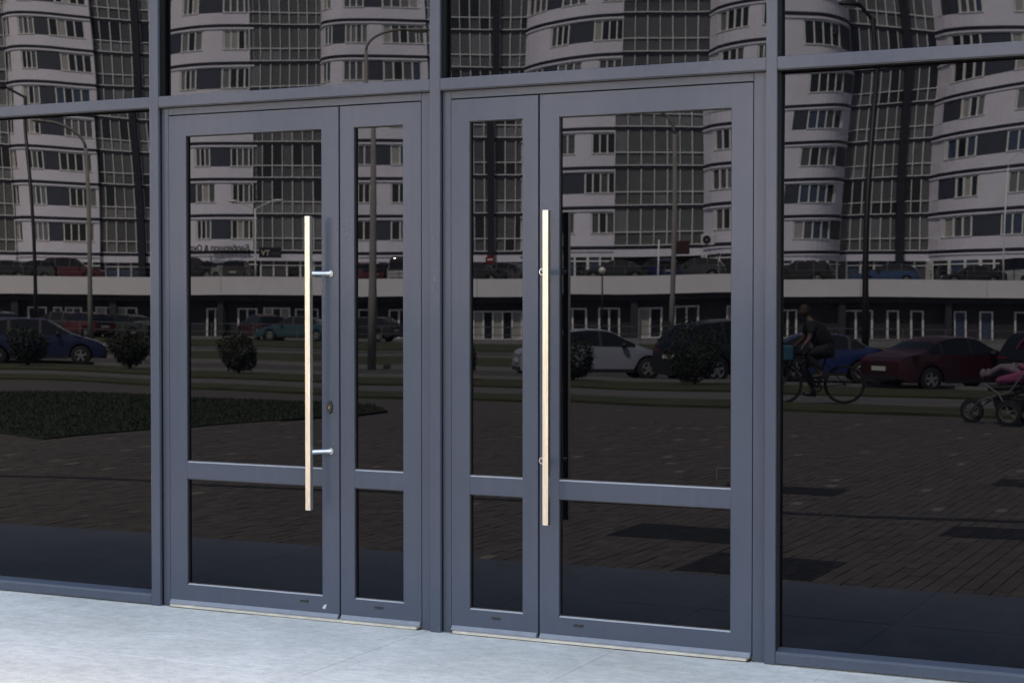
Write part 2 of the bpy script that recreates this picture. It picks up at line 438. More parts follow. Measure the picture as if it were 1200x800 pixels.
# ---- door frames and leaves
LZ0, LZ1 = -0.006, 2.585        # leaf bottom, top
GZ = (0.0975, 0.656, 0.750, 2.477)   # lower glass, mid rail, upper glass
def door_frame(xl, xr, j0, j1):
    """jambs between the mullions and the leaves, head over them, stone threshold below"""
    for (a, c) in ((xl, j0), (j1, xr)):
        b = MB(); b.box(a + .001, c, 0.0, 0.07, FLOOR, T0 - .003); b.build("door_jamb", M['paint'], wall, wl, bevel=0.002)
    b = MB(); b.box(j0 + .001, j1 - .001, 0.0005, 0.07, LZ1 + .006, T0 - .003); b.build("door_head", M['paint'], wall, wl, bevel=0.002)
    b = MB(); b.box(j0 + .02, j1 - .02, -0.030, 0.07, FLOOR + .0035, -0.0175); b.build("threshold", M['thresh'], wall, wl, bevel=0.002)
    b = MB(); b.box(j0 - .01, j1 + .01, 0.055, 0.075, -0.017, LZ1 + .02); b.build("door_stop", M['gasket'], wall, wl)
xl, xr = MULL[2][0] + MULL[2][1] / 2, MULL[3][0] - MULL[3][1] / 2
door_frame(xl, xr, -5.632, -4.091)
door_frame(MULL[3][0] + MULL[3][1] / 2, MULL[4][0] - MULL[4][1] / 2, -3.927, -2.382)

def leaf(x0, x1, sl, sr, label, seed, tilt):
    """one glazed leaf: mitred stiles and rails, mid rail, two panes, drip strip"""
    root = tag(empty("glass_door", (x0, 0, FLOOR)), label, "door", "glazed leaves of the two double doors")
    w = x1 - x0
    xf = lambda x, y, z: (x, y, z - FLOOR)
    tr, br = LZ1 - GZ[3], GZ[0] - LZ0
    ch = 0.007                                      # sloped glazing bead on the edges
    def stile(a, c, left):
        b = MB()
        if left: poly = [(a, LZ0), (c, LZ0 + br), (c, LZ1 - tr), (a, LZ1)]
        else: poly = [(a, LZ0 + br), (c, LZ0), (c, LZ1), (a, LZ1 - tr)]
        b.prism(poly, 0.0, 0.055)
        b.build("stile", M['paint'], root, xf)
    stile(0, sl, True); stile(w - sr, w, False)
    e = 0.00015
    b = MB(); b.prism([(sl, LZ1 - tr), (w - sr, LZ1 - tr), (w - e, LZ1 - e), (e, LZ1 - e)], 0.0, 0.055); b.build("top_rail", M['paint'], root, xf)
    kk = (br - ch) / br
    b = MB(); b.prism([(e, LZ0 + e), (w - e, LZ0 + e), (w - sr * kk, GZ[0] - ch), (sl * kk, GZ[0] - ch)], 0.0, 0.055)
    b.build("bottom_rail", M['paint'], root, xf)
    b = MB(); b.xprism([(0.0005, GZ[0] - ch), (0.055, GZ[0] - ch), (0.055, GZ[0]), (0.012, GZ[0])], sl, w - sr); b.build("glazing_bead", M['bead'], root, xf)
    b = MB(); b.box(sl + e, w - sr - e, 0.0005, 0.055, GZ[1], GZ[2] - ch); b.build("mid_rail", M['paint'], root, xf, bevel=0.0012)
    b = MB(); b.xprism([(0.0010, GZ[2] - ch), (0.055, GZ[2] - ch), (0.055, GZ[2]), (0.012, GZ[2])], sl + e, w - sr - e); b.build("glazing_bead", M['bead'], root, xf)
    for i, (z0, z1) in enumerate(((GZ[0], GZ[1]), (GZ[2], GZ[3]))):
        b = MB(); bead(b, sl, w - sr, z0, z1, 0.008, 0.045, 0.0045); b.build("glazing_seal", M['gasket'], root, xf)
        pane("glass_pane", sl + .004, w - sr - .004, z0 + .004, z1 - .004, 0.020, root, xf, seed + i, *tilt[i])
    # drip strip under the bottom rail, and a drain slot in it
    b = MB(); b.xprism([(-0.016, -0.017), (0.045, -0.017), (0.045, LZ0), (0.0, 0.006), (-0.004, 0.006), (-0.016, -0.009)], 0.004, w - 0.004)
    b.build("drip_strip", M['drip'], root, xf, bevel=0.001)
    sx = sl + (w - sl - sr) * (0.87 if w > .7 and seed < 200 else 0.12 if w > .7 else 0.5)
    b = MB(); b.box(sx - .024, sx + .024, -0.003, 0.002, 0.052, 0.064); b.build("drain_cap", M['lockblack'], root, xf, bevel=0.001)
    return root, xf

def handle(root, xf, xbase, xbar, lock=None):
    h = MB(); h.box(xbar - .0145, xbar + .0145, -0.112, -0.083, 0.542, 2.030)
    hb = h.build("pull_handle", M['steel'], root, xf, bevel=0.002)
    for z in (0.837, 1.741):
        b = MB(); b.tube([(xbase, -0.004, z), (xbase + (xbar - xbase) * .25, -0.022, z), (xbar, -0.088, z)], [.0135, .0135, .0135], 16)
        b.tube([(xbase, -0.0005, z), (xbase, -0.007, z)], [.017, .016], 18)
        b.build("standoff", M['steel_dark'], hb, xf, smooth=False)
    if lock:
        b = MB()
        b.tube([(0, 0, 0), (0, -0.004, 0), (0, -0.010, 0)], [1.0, 1.0, .85], 20)
        o = b.build("lock_plate", M['lockblack'], root, lambda x, y, z: (lock[0] + x * .016, y, lock[1] - FLOOR + z * .034))
        b = MB(); b.tube([(0, -0.009, 0), (0, -0.013, 0)], [1, 1], 14)
        b.build("keyhole", M['brass'], o, lambda x, y, z: (lock[0] + x * .003, y, lock[1] - FLOOR + z * .008))

gx = lambda *a: a
wl_leaf, xf1 = leaf(-5.629, -4.571, .111, .101, "wide left-hand door leaf with keyhole lock under its pull bar", 100, ((0, .0004, 0, 0), (-.0003, .0008, .0, 0)))
narrow_l, _ = leaf(-4.561, -4.094, .081, .102, "narrow handleless door leaf right beside the leaf with the keyhole", 120, ((0, -.0004, 0, 0), (.0004, .0013, 0, 0)))
narrow_r, _ = leaf(-3.924, -3.455, .100, .081, "narrow handleless door leaf between the central mullion and the right-hand pull bar leaf", 140, ((0, .0008, 0, 0), (-.0002, .0010, 0, 0)))
wr_leaf, xf2 = leaf(-3.445, -2.385, .101, .100, "wide right-hand door leaf with pull bar on its left stile, no lock", 220, ((0, 0, 0, 0), (0, -.0001, 0, 0)))
handle(wl_leaf, xf1, -4.617 + 5.629, -4.688 + 5.629, (-4.623 + 5.629, 1.06))
handle(wr_leaf, xf2, -3.430 + 3.445, -3.365 + 3.445)

# ---- wear: chalky smears and chips on the paint, a corner of tape on the glass
def smear(root, x, z, y, w, h, n, seed):
    rnd = random.Random(seed); b = MB()
    for i in range(n):
        cx, cz = x + rnd.gauss(0, w / 3), z + rnd.gauss(0, h / 3); r = rnd.uniform(.15, .5) * min(w, h) * .5
        k = len(b.v); m = 9; st = rnd.uniform(1, 2.2)
        for j in range(m):
            a = -2 * math.pi * j / m; q = r * rnd.uniform(.6, 1.2)
            b.v.append((cx + math.cos(a) * q, y - .0004 - .00003 * i, cz - FLOOR + math.sin(a) * q * st))
        b.face(range(k + m - 1, k - 1, -1))
    tag(b.build("paint_smear", M['smear'], root), kind="stuff")
M['smear'] = mat("chalky_smear", (0.085, 0.094, 0.12), 0.8, var=.3, scale=60)
M['tape'] = mat("old_tape", (0.03, 0.03, 0.033), 0.7)
M['chip'] = mat("bare_chip", (0.45, 0.46, 0.48), 0.8)
smear(narrow_l, .033, 1.960, 0, .030, .06, 9, 3)
smear(narrow_l, .010, 2.02, 0, .015, .05, 4, 4)
smear(wall, -4.008, 1.75, -.030, .018, .20, 16, 5)
b = MB(); b.v = [(.955, -.0006, .030 - FLOOR), (.972, -.0006, .026 - FLOOR), (.983, -.0006, .052 - FLOOR), (.966, -.0006, .047 - FLOOR)]; b.face((0, 1, 2, 3)); b.build("paint_chip", M['chip'], wl_leaf)
b = MB(); b.box(.885, .955, .0188, .0198, .838 - FLOOR, .840 - FLOOR); b.box(.885, .887, .0188, .0198, .78 - FLOOR, .838 - FLOOR); b.build("tape_mark", M['tape'], wr_leaf)

# ---- the entrance platform: concrete slabs with mortar joints
PLAT_Y = -2.22
b = MB(); b.box(-5.62, -4.10, -0.022, 0.08, FLOOR - .02, FLOOR + .0035); b.box(-3.915, -2.39, -0.022, 0.08, FLOOR - .02, FLOOR + .0035); b.build('threshold_gap_strip', M['gasket'], wall, wl)  # black strips standing in for the dark gap under each threshold
plat = MB().box(-13.0, 5.0, PLAT_Y + .01, 0.2, -0.30, FLOOR - .006).build("entrance_platform", M['joint'])
tag(plat, kind='structure')
xs = [-6.10 + 1.02 * k for k in range(-7, 11)]
for i in range(len(xs) - 1):
    for (y0, y1) in ((PLAT_Y, -1.13), (-1.13, 0.10)):
        dz = random.uniform(-.0012, .0008)
        MB().box(xs[i] + .0013, xs[i + 1] - .0013, y0 + .0010, y1 - .0010, -0.08, FLOOR + dz).build("slab", M['concrete'], plat, bevel=0.002)

# ================================================================== THE PLACE ACROSS THE STREET (seen mirrored in the glass)
# Mirrored eye: the camera's image behind the glass. Its distances are given as
#   u = metres to the photograph's right, d = metres away, z = height; c2w() turns them into world points.
MIRROR_Y = 0.03
EYE_M = Vector((0, 2 * MIRROR_Y + DIST, 0))
RV = Vector((math.cos(YAW), -math.sin(YAW), 0))     # photograph's right, mirrored
FV = Vector((-math.sin(YAW), -math.cos(YAW), 0))    # away from the mirrored eye
THETA = math.atan2(-RV.y, -RV.x)                    # local +x of a thing across the street = the photograph's left
def c2w(u, d, z=0.0): return EYE_M + RV * u + FV * d + Vector((0, 0, z))
F_PX = 2000.0
def uu(px, d): return (px - 600) / F_PX * d          # sight line px of the photograph at distance d
def zz(py, d): return EYE - (py - 353) / F_PX * d
def city_xf(base):
    o = c2w(*base)
    return lambda u, d, z: c2w(u, d, z) - o
def city_build(b, name, mats, parent=None, base=(0, 0, 0), smooth=False):
    return b.build(name, mats, parent, city_xf(base) if parent else c2w, flip=True, smooth=smooth)

# ---- ground: bands whose edges were read from the photograph (left row, left distance, right row, right distance)
EDGES = [(445, 38, 492, 25.2), (440, 40.5, 483, 27.6), (434, 44.5, 470, 34), (427, 53, 460, 42), (416, 63, 447, 49),
         (405, 78, 430, 62), (398, 90, 419, 73), (392, 102, 408, 88), (384, 124, 392, 124)]
def edge_pts(e, t):
    yl, dl, yr, dr = e
    ul, ur = uu(0, dl), uu(1200, dr)
    zl, zr = zz(yl, dl), zz(yr, dr)
    return (ul + (ur - ul) * t, dl + (dr - dl) * t, zl + (zr - zl) * t)
def edge_at(e, u):
    a, b = edge_pts(e, 0), edge_pts(e, 1)
    t = max(-.6, min(1.6, (u - a[0]) / (b[0] - a[0])))
    return edge_pts(e, t)
def ground_z(u, d):
    prev = edge_at(EDGES[0], u)
    if d <= prev[1]: return -0.14
    for e in EDGES[1:]:
        q = edge_at(e, u)
        if d <= q[1]:
            return prev[2] + (q[2] - prev[2]) * (d - prev[1]) / (q[1] - prev[1])
        prev = q
    return prev[2]
g = MB(); g.quad((-900, 900, -1.6), (-900, -900, -1.6), (900, -900, -1.6), (900, 900, -1.6))
tag(g.build("ground", M['asphalt'], None, None, flip=False), kind='structure')
BANDS = [("grass_verge", 'grass', 0.04), ("footpath", 'path', 0), ("grass_verge", 'grass', 0.05), ("road", 'asphalt', 0), ("grass_median", 'grass', 0.06),
         ("road", 'asphalt', 0), ("grass_verge", 'grass', 0.05), ("parking_lot", 'deck', 0)]
TS = [-.6 + .1 * k for k in range(23)]
for i, (nm, mt, lift) in enumerate(BANDS):
    b = MB(); n = len(TS)
    for t in TS:
        p = edge_pts(EDGES[i], t); q = edge_pts(EDGES[i + 1], t)
        b.v += [(p[0], p[1], p[2] + lift - .3), (p[0], p[1], p[2] + lift), (q[0], q[1], q[2] + lift), (q[0], q[1], q[2] + lift - .3)]
    for k in range(n - 1):
        for r in range(3):
            b.face((4 * k + r, 4 * (k + 1) + r, 4 * (k + 1) + r + 1, 4 * k + r + 1))
    tag(city_build(b, nm, M[mt]), kind='structure')
# kerbs along the two roads
for i in (3, 4, 5):
    b = MB()
    for k in range(22):
        p, q = edge_pts(EDGES[i], TS[k]), edge_pts(EDGES[i], TS[k + 1])
        s = .09 if i != 4 else .08
        b.hexa([(p[0], p[1] - s, p[2] - .2), (q[0], q[1] - s, q[2] - .2), (q[0], q[1] + s, q[2] - .2), (p[0], p[1] + s, p[2] - .2),
                (p[0], p[1] - s, p[2] + .13), (q[0], q[1] - s, q[2] + .13), (q[0], q[1] + s, q[2] + .13), (p[0], p[1] + s, p[2] + .13)])
    tag(city_build(b, "kerb", M['kerb']), kind='structure')

# ---- brick plaza from the platform to the first verge
PZ = -0.135
e0, e1 = edge_pts(EDGES[0], -.6), edge_pts(EDGES[0], 1.6)
w0, w1 = c2w(*e0), c2w(*e1)
b = MB()
b.quad((w0.x, w0.y, PZ - .02), (w1.x, w1.y, PZ - .02), (40, PLAT_Y + .02, PZ - .02), (-60, PLAT_Y + .02, PZ - .02))
plaza = b.build("plaza", M['bed'])
tag(plaza, kind='structure')
ANG = R_(90)                                          # course direction of the bricks
ca, sa = math.cos(ANG), math.sin(ANG)
def edge_y(x):                                        # far edge of the paving, world y at x
    return w0.y + (w1.y - w0.y) * (x - w0.x) / (w1.x - w0.x)
def in_view(x, y):
    v = Vector((x, 2 * MIRROR_Y - y, 0)) - Vector((0, -DIST, 0))
    dd = v.x * -math.sin(YAW) + v.y * math.cos(YAW); u_ = v.x * math.cos(YAW) + v.y * math.sin(YAW)
    return abs(u_ / dd) < .36, dd
pv = MB(); pale = []
BL, BW = .20, .10
LIM = 25.0
for r in range(-260, 420):
    for q in range(-30, 260):
        lx = (q + (.5 if r % 2 else 0)) * BL; ly = r * BW
        x = lx * ca - ly * sa - 3.0; y = -(lx * sa + ly * ca) - 2.3
        if y > PLAT_Y - .11 or y < edge_y(x): continue
        ok, dd = in_view(x, y)
        if not ok or dd > LIM: continue
        rnd = random.random()
        if rnd < (0.0 if dd < 11 else 0.004 if dd < 14 else 0.011) and len(pale) < 280: pale.append((x, y)); continue
        pv.mi = 0 if rnd < .55 else 1 if rnd < .8 else 2
        hl, hw = BL / 2 - .0028, BW / 2 - .0030
        dz = PZ + random.uniform(-.0018, .0018)
        c = []
        for (sx, sy) in ((-1, -1), (1, -1), (1, 1), (-1, 1)):
            ax, ay = sx * hl, sy * hw
            c.append((x + ax * ca - ay * sa, y - (ax * sa + ay * ca), dz + random.uniform(-.001, .001)))
        n = len(pv.v); pv.v += c + [(p[0], p[1], PZ - .03) for p in c]
        pv.face((n + 3, n + 2, n + 1, n))
        for i in range(4):
            j = (i + 1) % 4
            pv.face((n + i, n + j, n + 4 + j, n + 4 + i))
o = pv.build("plaza_pavers", [M['paver_a'], M['paver_b'], M['paver_c']], plaza); tag(o, kind='stuff')
# the paving beyond reads as one sheet
def far_paving():
    m, nt, bs = newmat("far_paving")
    N, L = nt.nodes, nt.links
    tc = N.new("ShaderNodeNewGeometry"); mp = N.new("ShaderNodeMapping"); mp.inputs["Rotation"].default_value = (0, 0, ANG)
    L.new(tc.outputs["Position"], mp.inputs[0])
    br = N.new("ShaderNodeTexBrick"); br.inputs["Scale"].default_value = 1.0
    br.inputs["Brick Width"].default_value = BL; br.inputs["Row Height"].default_value = BW; br.inputs["Mortar Size"].default_value = .004
    br.inputs["Color1"].default_value = (.066, .056, .053, 1); br.inputs["Color2"].default_value = (.054, .046, .044, 1); br.inputs["Mortar"].default_value = (.035, .031, .030, 1)
    L.new(mp.outputs[0], br.inputs["Vector"])
    n2 = N.new("ShaderNodeTexNoise"); n2.inputs["Scale"].default_value = .5; n2.inputs["Detail"].default_value = 5
    L.new(tc.outputs["Position"], n2.inputs["Vector"])
    rp = N.new("ShaderNodeValToRGB"); rp.color_ramp.elements[0].color = (.75, .75, .75, 1); rp.color_ramp.elements[1].color = (1.2, 1.2, 1.2, 1)
    L.new(n2.outputs["Fac"], rp.inputs[0])
    mx = N.new("ShaderNodeMixRGB"); mx.blend_type = 'MULTIPLY'; mx.inputs[0].default_value = 1
    L.new(br.outputs["Color"], mx.inputs[1]); L.new(rp.outputs[0], mx.inputs[2]); L.new(mx.outputs[0], bs.inputs["Base Color"])
    bs.inputs["Roughness"].default_value = .9
    return m
M['far_paving'] = far_paving()
plaza.data.materials[0] = M['far_paving']
pb = MB().box(-BL / 2 + .003, BL / 2 - .003, -BW / 2 + .003, BW / 2 - .003, -.03, .002)
far_pale = []
while len(far_pale) < 20:
    px, py = random.uniform(-20, 1220), random.uniform(466, 480)
    d = 1.735 * F_PX / (py - 353)
    w = c2w(uu(px, d), d)
    if d > LIM + .4 and w.y > edge_y(w.x) + .5: far_pale.append((w.x, w.y))
first = None
near_pale = set(pale)
for (x, y) in pale + far_pale:
    if first is None: first = o = pb.build("paver", M['paver_l'], plaza)
    else:
        o = first.copy(); col.objects.link(o)
    o.location = (x, y, PZ if (x, y) in near_pale else PZ - .020); o.rotation_euler = (0, 0, -ANG)
# drainage channel across the plaza
def vp(px, py, z=PZ):
    d = (EYE - z) * F_PX / (py - 353)
    return c2w(uu(px, d), d, z)
a, c = vp(-150, 550), vp(1350, 619)
dv = (c - a).normalized(); nv = Vector((-dv.y, dv.x, 0)) * .065
b = MB(); b.hexa([a - nv + Vector((0, 0, -.02)), c - nv + Vector((0, 0, -.02)), c + nv + Vector((0, 0, -.02)), a + nv + Vector((0, 0, -.02)),
                  a - nv + Vector((0, 0, .004)), c - nv + Vector((0, 0, .004)), c + nv + Vector((0, 0, .004)), a + nv + Vector((0, 0, .004))])
tag(b.build("drain_channel", M['grate'], plaza))
# cast iron grates set in the paving
for k, (gx_, gy_, hx_, hy_, lb) in enumerate(((-4.33, 4.64, .52, .34, "black square grate in the brick paving mirrored low in the right-hand door"),
                                  (-3.40, 3.40, .42, .40, "black square grate nearest the platform, mirrored beside the right mullion"),
                                  (-4.62, 7.92, .52, .26, "small far black grate beyond the drain channel by the right mullion"),
                                  (-2.08, 5.64, .55, .27, "black grate just this side of the drain channel, mirrored at the right edge"),
                                  (-2.35, 9.25, .55, .30, "black grate beyond the drain channel, at the right edge"))):
    c0 = (gx_, 2 * MIRROR_Y - gy_, PZ)
    root = tag(empty("floor_grate", c0, 0), lb, "floor grate", "cast iron grates in the brick paving")
    b = MB(); n_ = int(hx_ / .014)
    for i in range(n_ + 1):
        q = -hx_ + i * 2 * hx_ / n_
        b.box(q - .011, q + .011, -hy_, hy_, -.02, .003)
    b.build("grate_bar", M['grate'], root); root.children[0]["kind"] = 'stuff'
    b = MB(); b.box(-hx_ - .03, hx_ + .03, -hy_ - .03, -hy_, -.02, .004); b.box(-hx_ - .03, hx_ + .03, hy_, hy_ + .03, -.02, .004)
    b.box(-hx_ - .03, -hx_, -hy_, hy_, -.02, .004); b.box(hx_, hx_ + .03, -hy_, hy_, -.02, .004); b.build("grate_frame", M['grate'], root)
    MB().box(-hx_, hx_, -hy_, hy_, -.03, -.012).build("pit", M['gasket'], root)

# ---- lawn with the pointed corner
LAWN = [(-260, 455), (0, 461), (180, 464), (300, 467.5), (440, 471), (457, 478), (415, 483), (360, 488), (218, 500), (175, 505), (50, 517), (0, 508), (-260, 480)]
pts = [vp(*p) for p in LAWN]
b = MB(); n = len(pts)
b.v = [(p.x, p.y, PZ + .02) for p in pts] + [(p.x, p.y, PZ - .1) for p in pts]
b.face(list(range(n))[::-1]); [b.face((i, (i + 1) % n, n + (i + 1) % n, n + i)) for i in range(n)]
tag(b.build("lawn", M['lawn']), kind='structure')
def inside(x, y):
    c = False
    for i in range(n):
        p, q = pts[i], pts[i - 1]
        if (p.y > y) != (q.y > y) and x < (q.x - p.x) * (y - p.y) / (q.y - p.y) + p.x: c = not c
    return c
b = MB(); x0, x1 = min(p.x for p in pts), max(p.x for p in pts); y0, y1 = min(p.y for p in pts), max(p.y for p in pts)
cnt = 0
while cnt < 60000:
    x, y = random.uniform(x0, x1), random.uniform(y0, y1)
    cnt += 1
    if not inside(x, y): continue
    a = random.uniform(0, 6.28); h = random.uniform(.015, .05); dx, dy = math.cos(a) * .010, math.sin(a) * .010
    k = len(b.v); lx, ly = random.uniform(-.04, .04), random.uniform(-.04, .04)
    b.v += [(x - dx, y - dy, PZ + .018), (x + dx, y + dy, PZ + .018), (x + lx, y + ly, PZ + .02 + h)]
    b.face((k, k + 1, k + 2))
tag(b.build("grass_tufts", M['blade']), kind='stuff')

# ---- the apartment block: curved white bays and glazed bays, storey by storey
Z1, SH, NST = 5.6, 3.0, 10
apt_base = (0, 132, 3.0)
apt = tag(empty("apartment_block", c2w(*apt_base)), "white apartment block with curved bays, navy bands and glazed stair bays mirrored in the glass", "apartment building")
def bay_pt(bay, t, o=0.0):
    ua, ub, db, B, lr, rr = bay
    def f(t):
        s = 1.0
        if lr > 0 and t < lr: s = min(s, math.sqrt(max(0, 1 - (1 - max(t, 0) / lr) ** 2)))
        if rr > 0 and 1 - t < rr: s = min(s, math.sqrt(max(0, 1 - (1 - max(1 - t, 0) / rr) ** 2)))
        return db - B * s
    u = ua + (ub - ua) * t; e = 0.004
    t0, t1 = max(0, t - e), min(1, t + e)
    du, dd = (ub - ua) * (t1 - t0), f(t1) - f(t0)
    L = math.hypot(du, dd)
    return (u + o * dd / L, f(t) - o * du / L)       # outward = towards the street
def curved(b, bay, t0, t1, z0, z1, o0, o1):
    n = max(1, int((t1 - t0) / .035))
    k = len(b.v)
    for i in range(n + 1):
        t = t0 + (t1 - t0) * i / n
        # denser near the strongly curved end
        p, q = bay_pt(bay, t, o0), bay_pt(bay, t, o1)
        b.v += [(p[0], p[1], z0), (q[0], q[1], z0), (q[0], q[1], z1), (p[0], p[1], z1)]
    for i in range(n):
        a = k + 4 * i; c = a + 4
        for r in range(4):
            b.face((a + r, c + r, c + (r + 1) % 4, a + (r + 1) % 4))
    b.face((k, k + 1, k + 2, k + 3)); e = k + 4 * n; b.face((e + 3, e + 2, e + 1, e))
PANES = ['pane_dark', 'pane_mid', 'pane_cur', 'pane_light', 'pane_blue', 'pane_brown']
PM = [M[p] for p in PANES]
rp = random.Random(3)
def window(bay, t0, t1, z0, z1, n):
    """white framed window of n lites set back in the wall"""
    wd = (bay[1] - bay[0]); tf = .07 / wd
    b = MB()
    curved(b, bay, t0, t1, z0, z0 + .08, -.14, .05); curved(b, bay, t0, t1, z1 - .08, z1, -.14, -.03)
    for i in range(n + 1):
        tc = t0 + tf + (t1 - t0 - 2 * tf) * i / n
        curved(b, bay, tc - tf * .8, tc + tf * .8, z0 + .08, z1 - .08, -.14, -.04)
    w = city_build(b, "window", M['white'], apt, apt_base)
    b = MB(); base = rp.choice([0, 0, 1, 1, 2, 4])
    for i in range(n):
        b.mi = base if rp.random() < .55 else rp.choice([0, 1, 2, 3, 1, 0])
        a = t0 + (t1 - t0) * i / n; c = t0 + (t1 - t0) * (i + 1) / n
        curved(b, bay, a, c, z0 + .04, z1 - .04, -.13, -.09)
    city_build(b, "pane", PM, w, apt_base)
def panel(bay, t0, t1, z0, z1):
    b = MB(); curved(b, bay, t0, t1, z0, z1, -.14, -.03)
    city_build(b, "infill_panel", M['bluepanel'], apt, apt_base)
PAT_A = [(.01, .13, 2), (.27, .46, 3), (.46, .70, 0), (.70, .985, 4)]
PAT_B = [(.03, .27, 0), (.27, .52, 3), (.71, .985, 4)]
PAT_C = [(.03, .20, 3), (.20, .33, 0), (.33, .56, 3), (.70, .985, 4)]
PAT_D = [(.25, .42, 3), (.42, .64, 0), (.64, .93, 4)]
PAT_E = [(.03, .22, 4), (.30, .42, 2), (.50, .60, 0), (.60, .88, 4)]
PAT_F = [(.05, .20, 3), (.28, .40, 3), (.58, .86, 4), (.86, .97, 0)]
PAT_G = [(.05, .15, 2), (.15, .28, 0), (.28, .50, 4), (.62, .985, 5)]
PAT_H = [(.03, .14, 2), (.26, .46, 3), (.46, .62, 0), (.62, .95, 4)]
PAT_I = [(.05, .22, 3), (.22, .40, 0), (.40, .70, 4)]
PAT_J = [(.03, .11, 0), (.11, .25, 3), (.43, .75, 5)]
def mk(xa, xb, db, B, lr, rr): return (uu(xa, db - B * .6), uu(xb, db - B * .6), db, B, lr, rr)
BAYS = [(mk(-190, -62, 150, 5, .7, .1), PAT_A, PAT_B), (mk(8, 127, 148, 4.5, .7, 0), PAT_A, PAT_H), (mk(200, 306, 145, 4.5, .7, 0), PAT_A, PAT_B),
        (mk(381, 505, 140, 3.0, .35, 0), PAT_G, PAT_H), (mk(605, 730, 139, 7.0, .8, 0), PAT_C, PAT_D), (mk(827, 992, 131.5, 6.0, .5, .35), PAT_E, PAT_F),
        (mk(1100, 1256, 130, 7.5, .75, .3), PAT_I, PAT_J), (mk(1350, 1500, 124, 6, .5, .4), PAT_E, PAT_F)]
for bi, (bay, pa, pb_) in enumerate(BAYS):
    wallb, band = MB(), MB()
    curved(wallb, bay, 0, 1, Z1 - .55, Z1, -.3, 0)
    for k in range(NST):
        zb = Z1 + SH * k
        curved(band, bay, 0, 1, zb, zb + .27, -.3, .05)
        curved(wallb, bay, 0, 1, zb - .14, zb - .002, .0, .07)
        curved(wallb, bay, 0, 1, zb + .272, zb + 1.2, -.3, 0); curved(wallb, bay, 0, 1, zb + 2.78, zb + 2.998, -.3, 0)
        pat = pa if (k + bi) % 2 == 0 else pb_
        cur = 0.0
        for (a, c, n) in pat:
            if a > cur + .001: curved(wallb, bay, cur, a, zb + 1.2, zb + 2.78, -.3, 0)
            (window(bay, a, c, zb + 1.201, zb + 2.779, n) if n else panel(bay, a, c, zb + 1.201, zb + 2.779))
            cur = c
        curved(wallb, bay, cur, 1, zb + 1.2, zb + 2.78, -.3, 0)
    curved(wallb, bay, 0, 1, Z1 + SH * NST, Z1 + SH * NST + 1.0, -.3, 0)
    city_build(wallb, "bay_wall", M['wall'], apt, apt_base); city_build(band, "floor_band", M['band'], apt, apt_base)

# glazed bays: (left, right, distance, columns, fin position or None)
GL = [(-62, 8, 146.5, 8, None), (127, 200, 144, 8, 170), (306, 381, 140.5, 8, None), (505, 605, 137.2, 10, 574), (730, 827, 131.9, 8, None), (992, 1100, 129.6, 11, 1050), (1262, 1350, 124, 8, None)]
GPM = [M[p] for p in ('pane_olive', 'pane_mid', 'pane_dark', 'pane_cur', 'pane_brown', 'pane_blue')]
for (xa, xb, d, n, fin) in GL:
    ua, ub = uu(xa, d) - .6, uu(xb, d) + .6
    skip = uu(fin, d) if fin else None
    cw = (ub - ua) / n
    band = MB()
    for k in range(NST):
        zb = Z1 + SH * k
        band.box(ua, ub, d - .06, d + .2, zb, zb + .27)
        b = MB(); bars = MB()
        th = rp.random()
        rows = (zb + .27, zb + 1.25, zb + 3.0)
        for i in range(n):
            for r in range(2):
                b.mi = rp.choice([0, 0, 0, 1, 0, 3]) if th < .6 else rp.choice([1, 2, 2, 1, 0, 2])
                if th > .85 and r == 0: b.mi = 3
                b.box(ua + i * cw, ua + (i + 1) * cw, d, d + .1 + .002 * (i % 2), rows[r], rows[r + 1])
        pg = city_build(b, "glazing", GPM, apt, apt_base)
        for i in range(n + 1):
            x = ua + i * cw; w = .03 if i % 2 else .04
            bars.box(x - w, x + w, d - .12, d + .01, zb + .27, zb + 3.0)
        for z in (zb + .27, zb + 1.25): bars.box(ua, ub, d - .10, d + .012, z, z + .08)
        city_build(bars, "glazing_bars", M['bars'], pg, apt_base)
    city_build(band, "floor_band", M['band'], apt, apt_base)
    lt = MB(); lt.box(ua, ub, d - .1, d + .3, Z1 - .55, Z1 - .002); city_build(lt, "lintel", M['wall'], apt, apt_base)
    if fin:
        f = MB(); f.box(skip - .28, skip + .28, d - .45, d - .13, 3.0, Z1 + SH * NST + .8)
        city_build(f, "fin_wall", M['band'], apt, apt_base)
core = MB(); core.box(-68, 68, 152, 166, 3.0, Z1 + SH * NST + .4)
city_build(core, "rear_block", M['wall'], apt, apt_base)
rf = MB(); rf.hexa([(-68, 149, 35.3), (68, 122, 35.3), (68, 166, 35.3), (-68, 166, 35.3), (-68, 149, 35.6), (68, 122, 35.6), (68, 166, 35.6), (-68, 166, 35.6)])
city_build(rf, "roof", M['dark'], apt, apt_base)
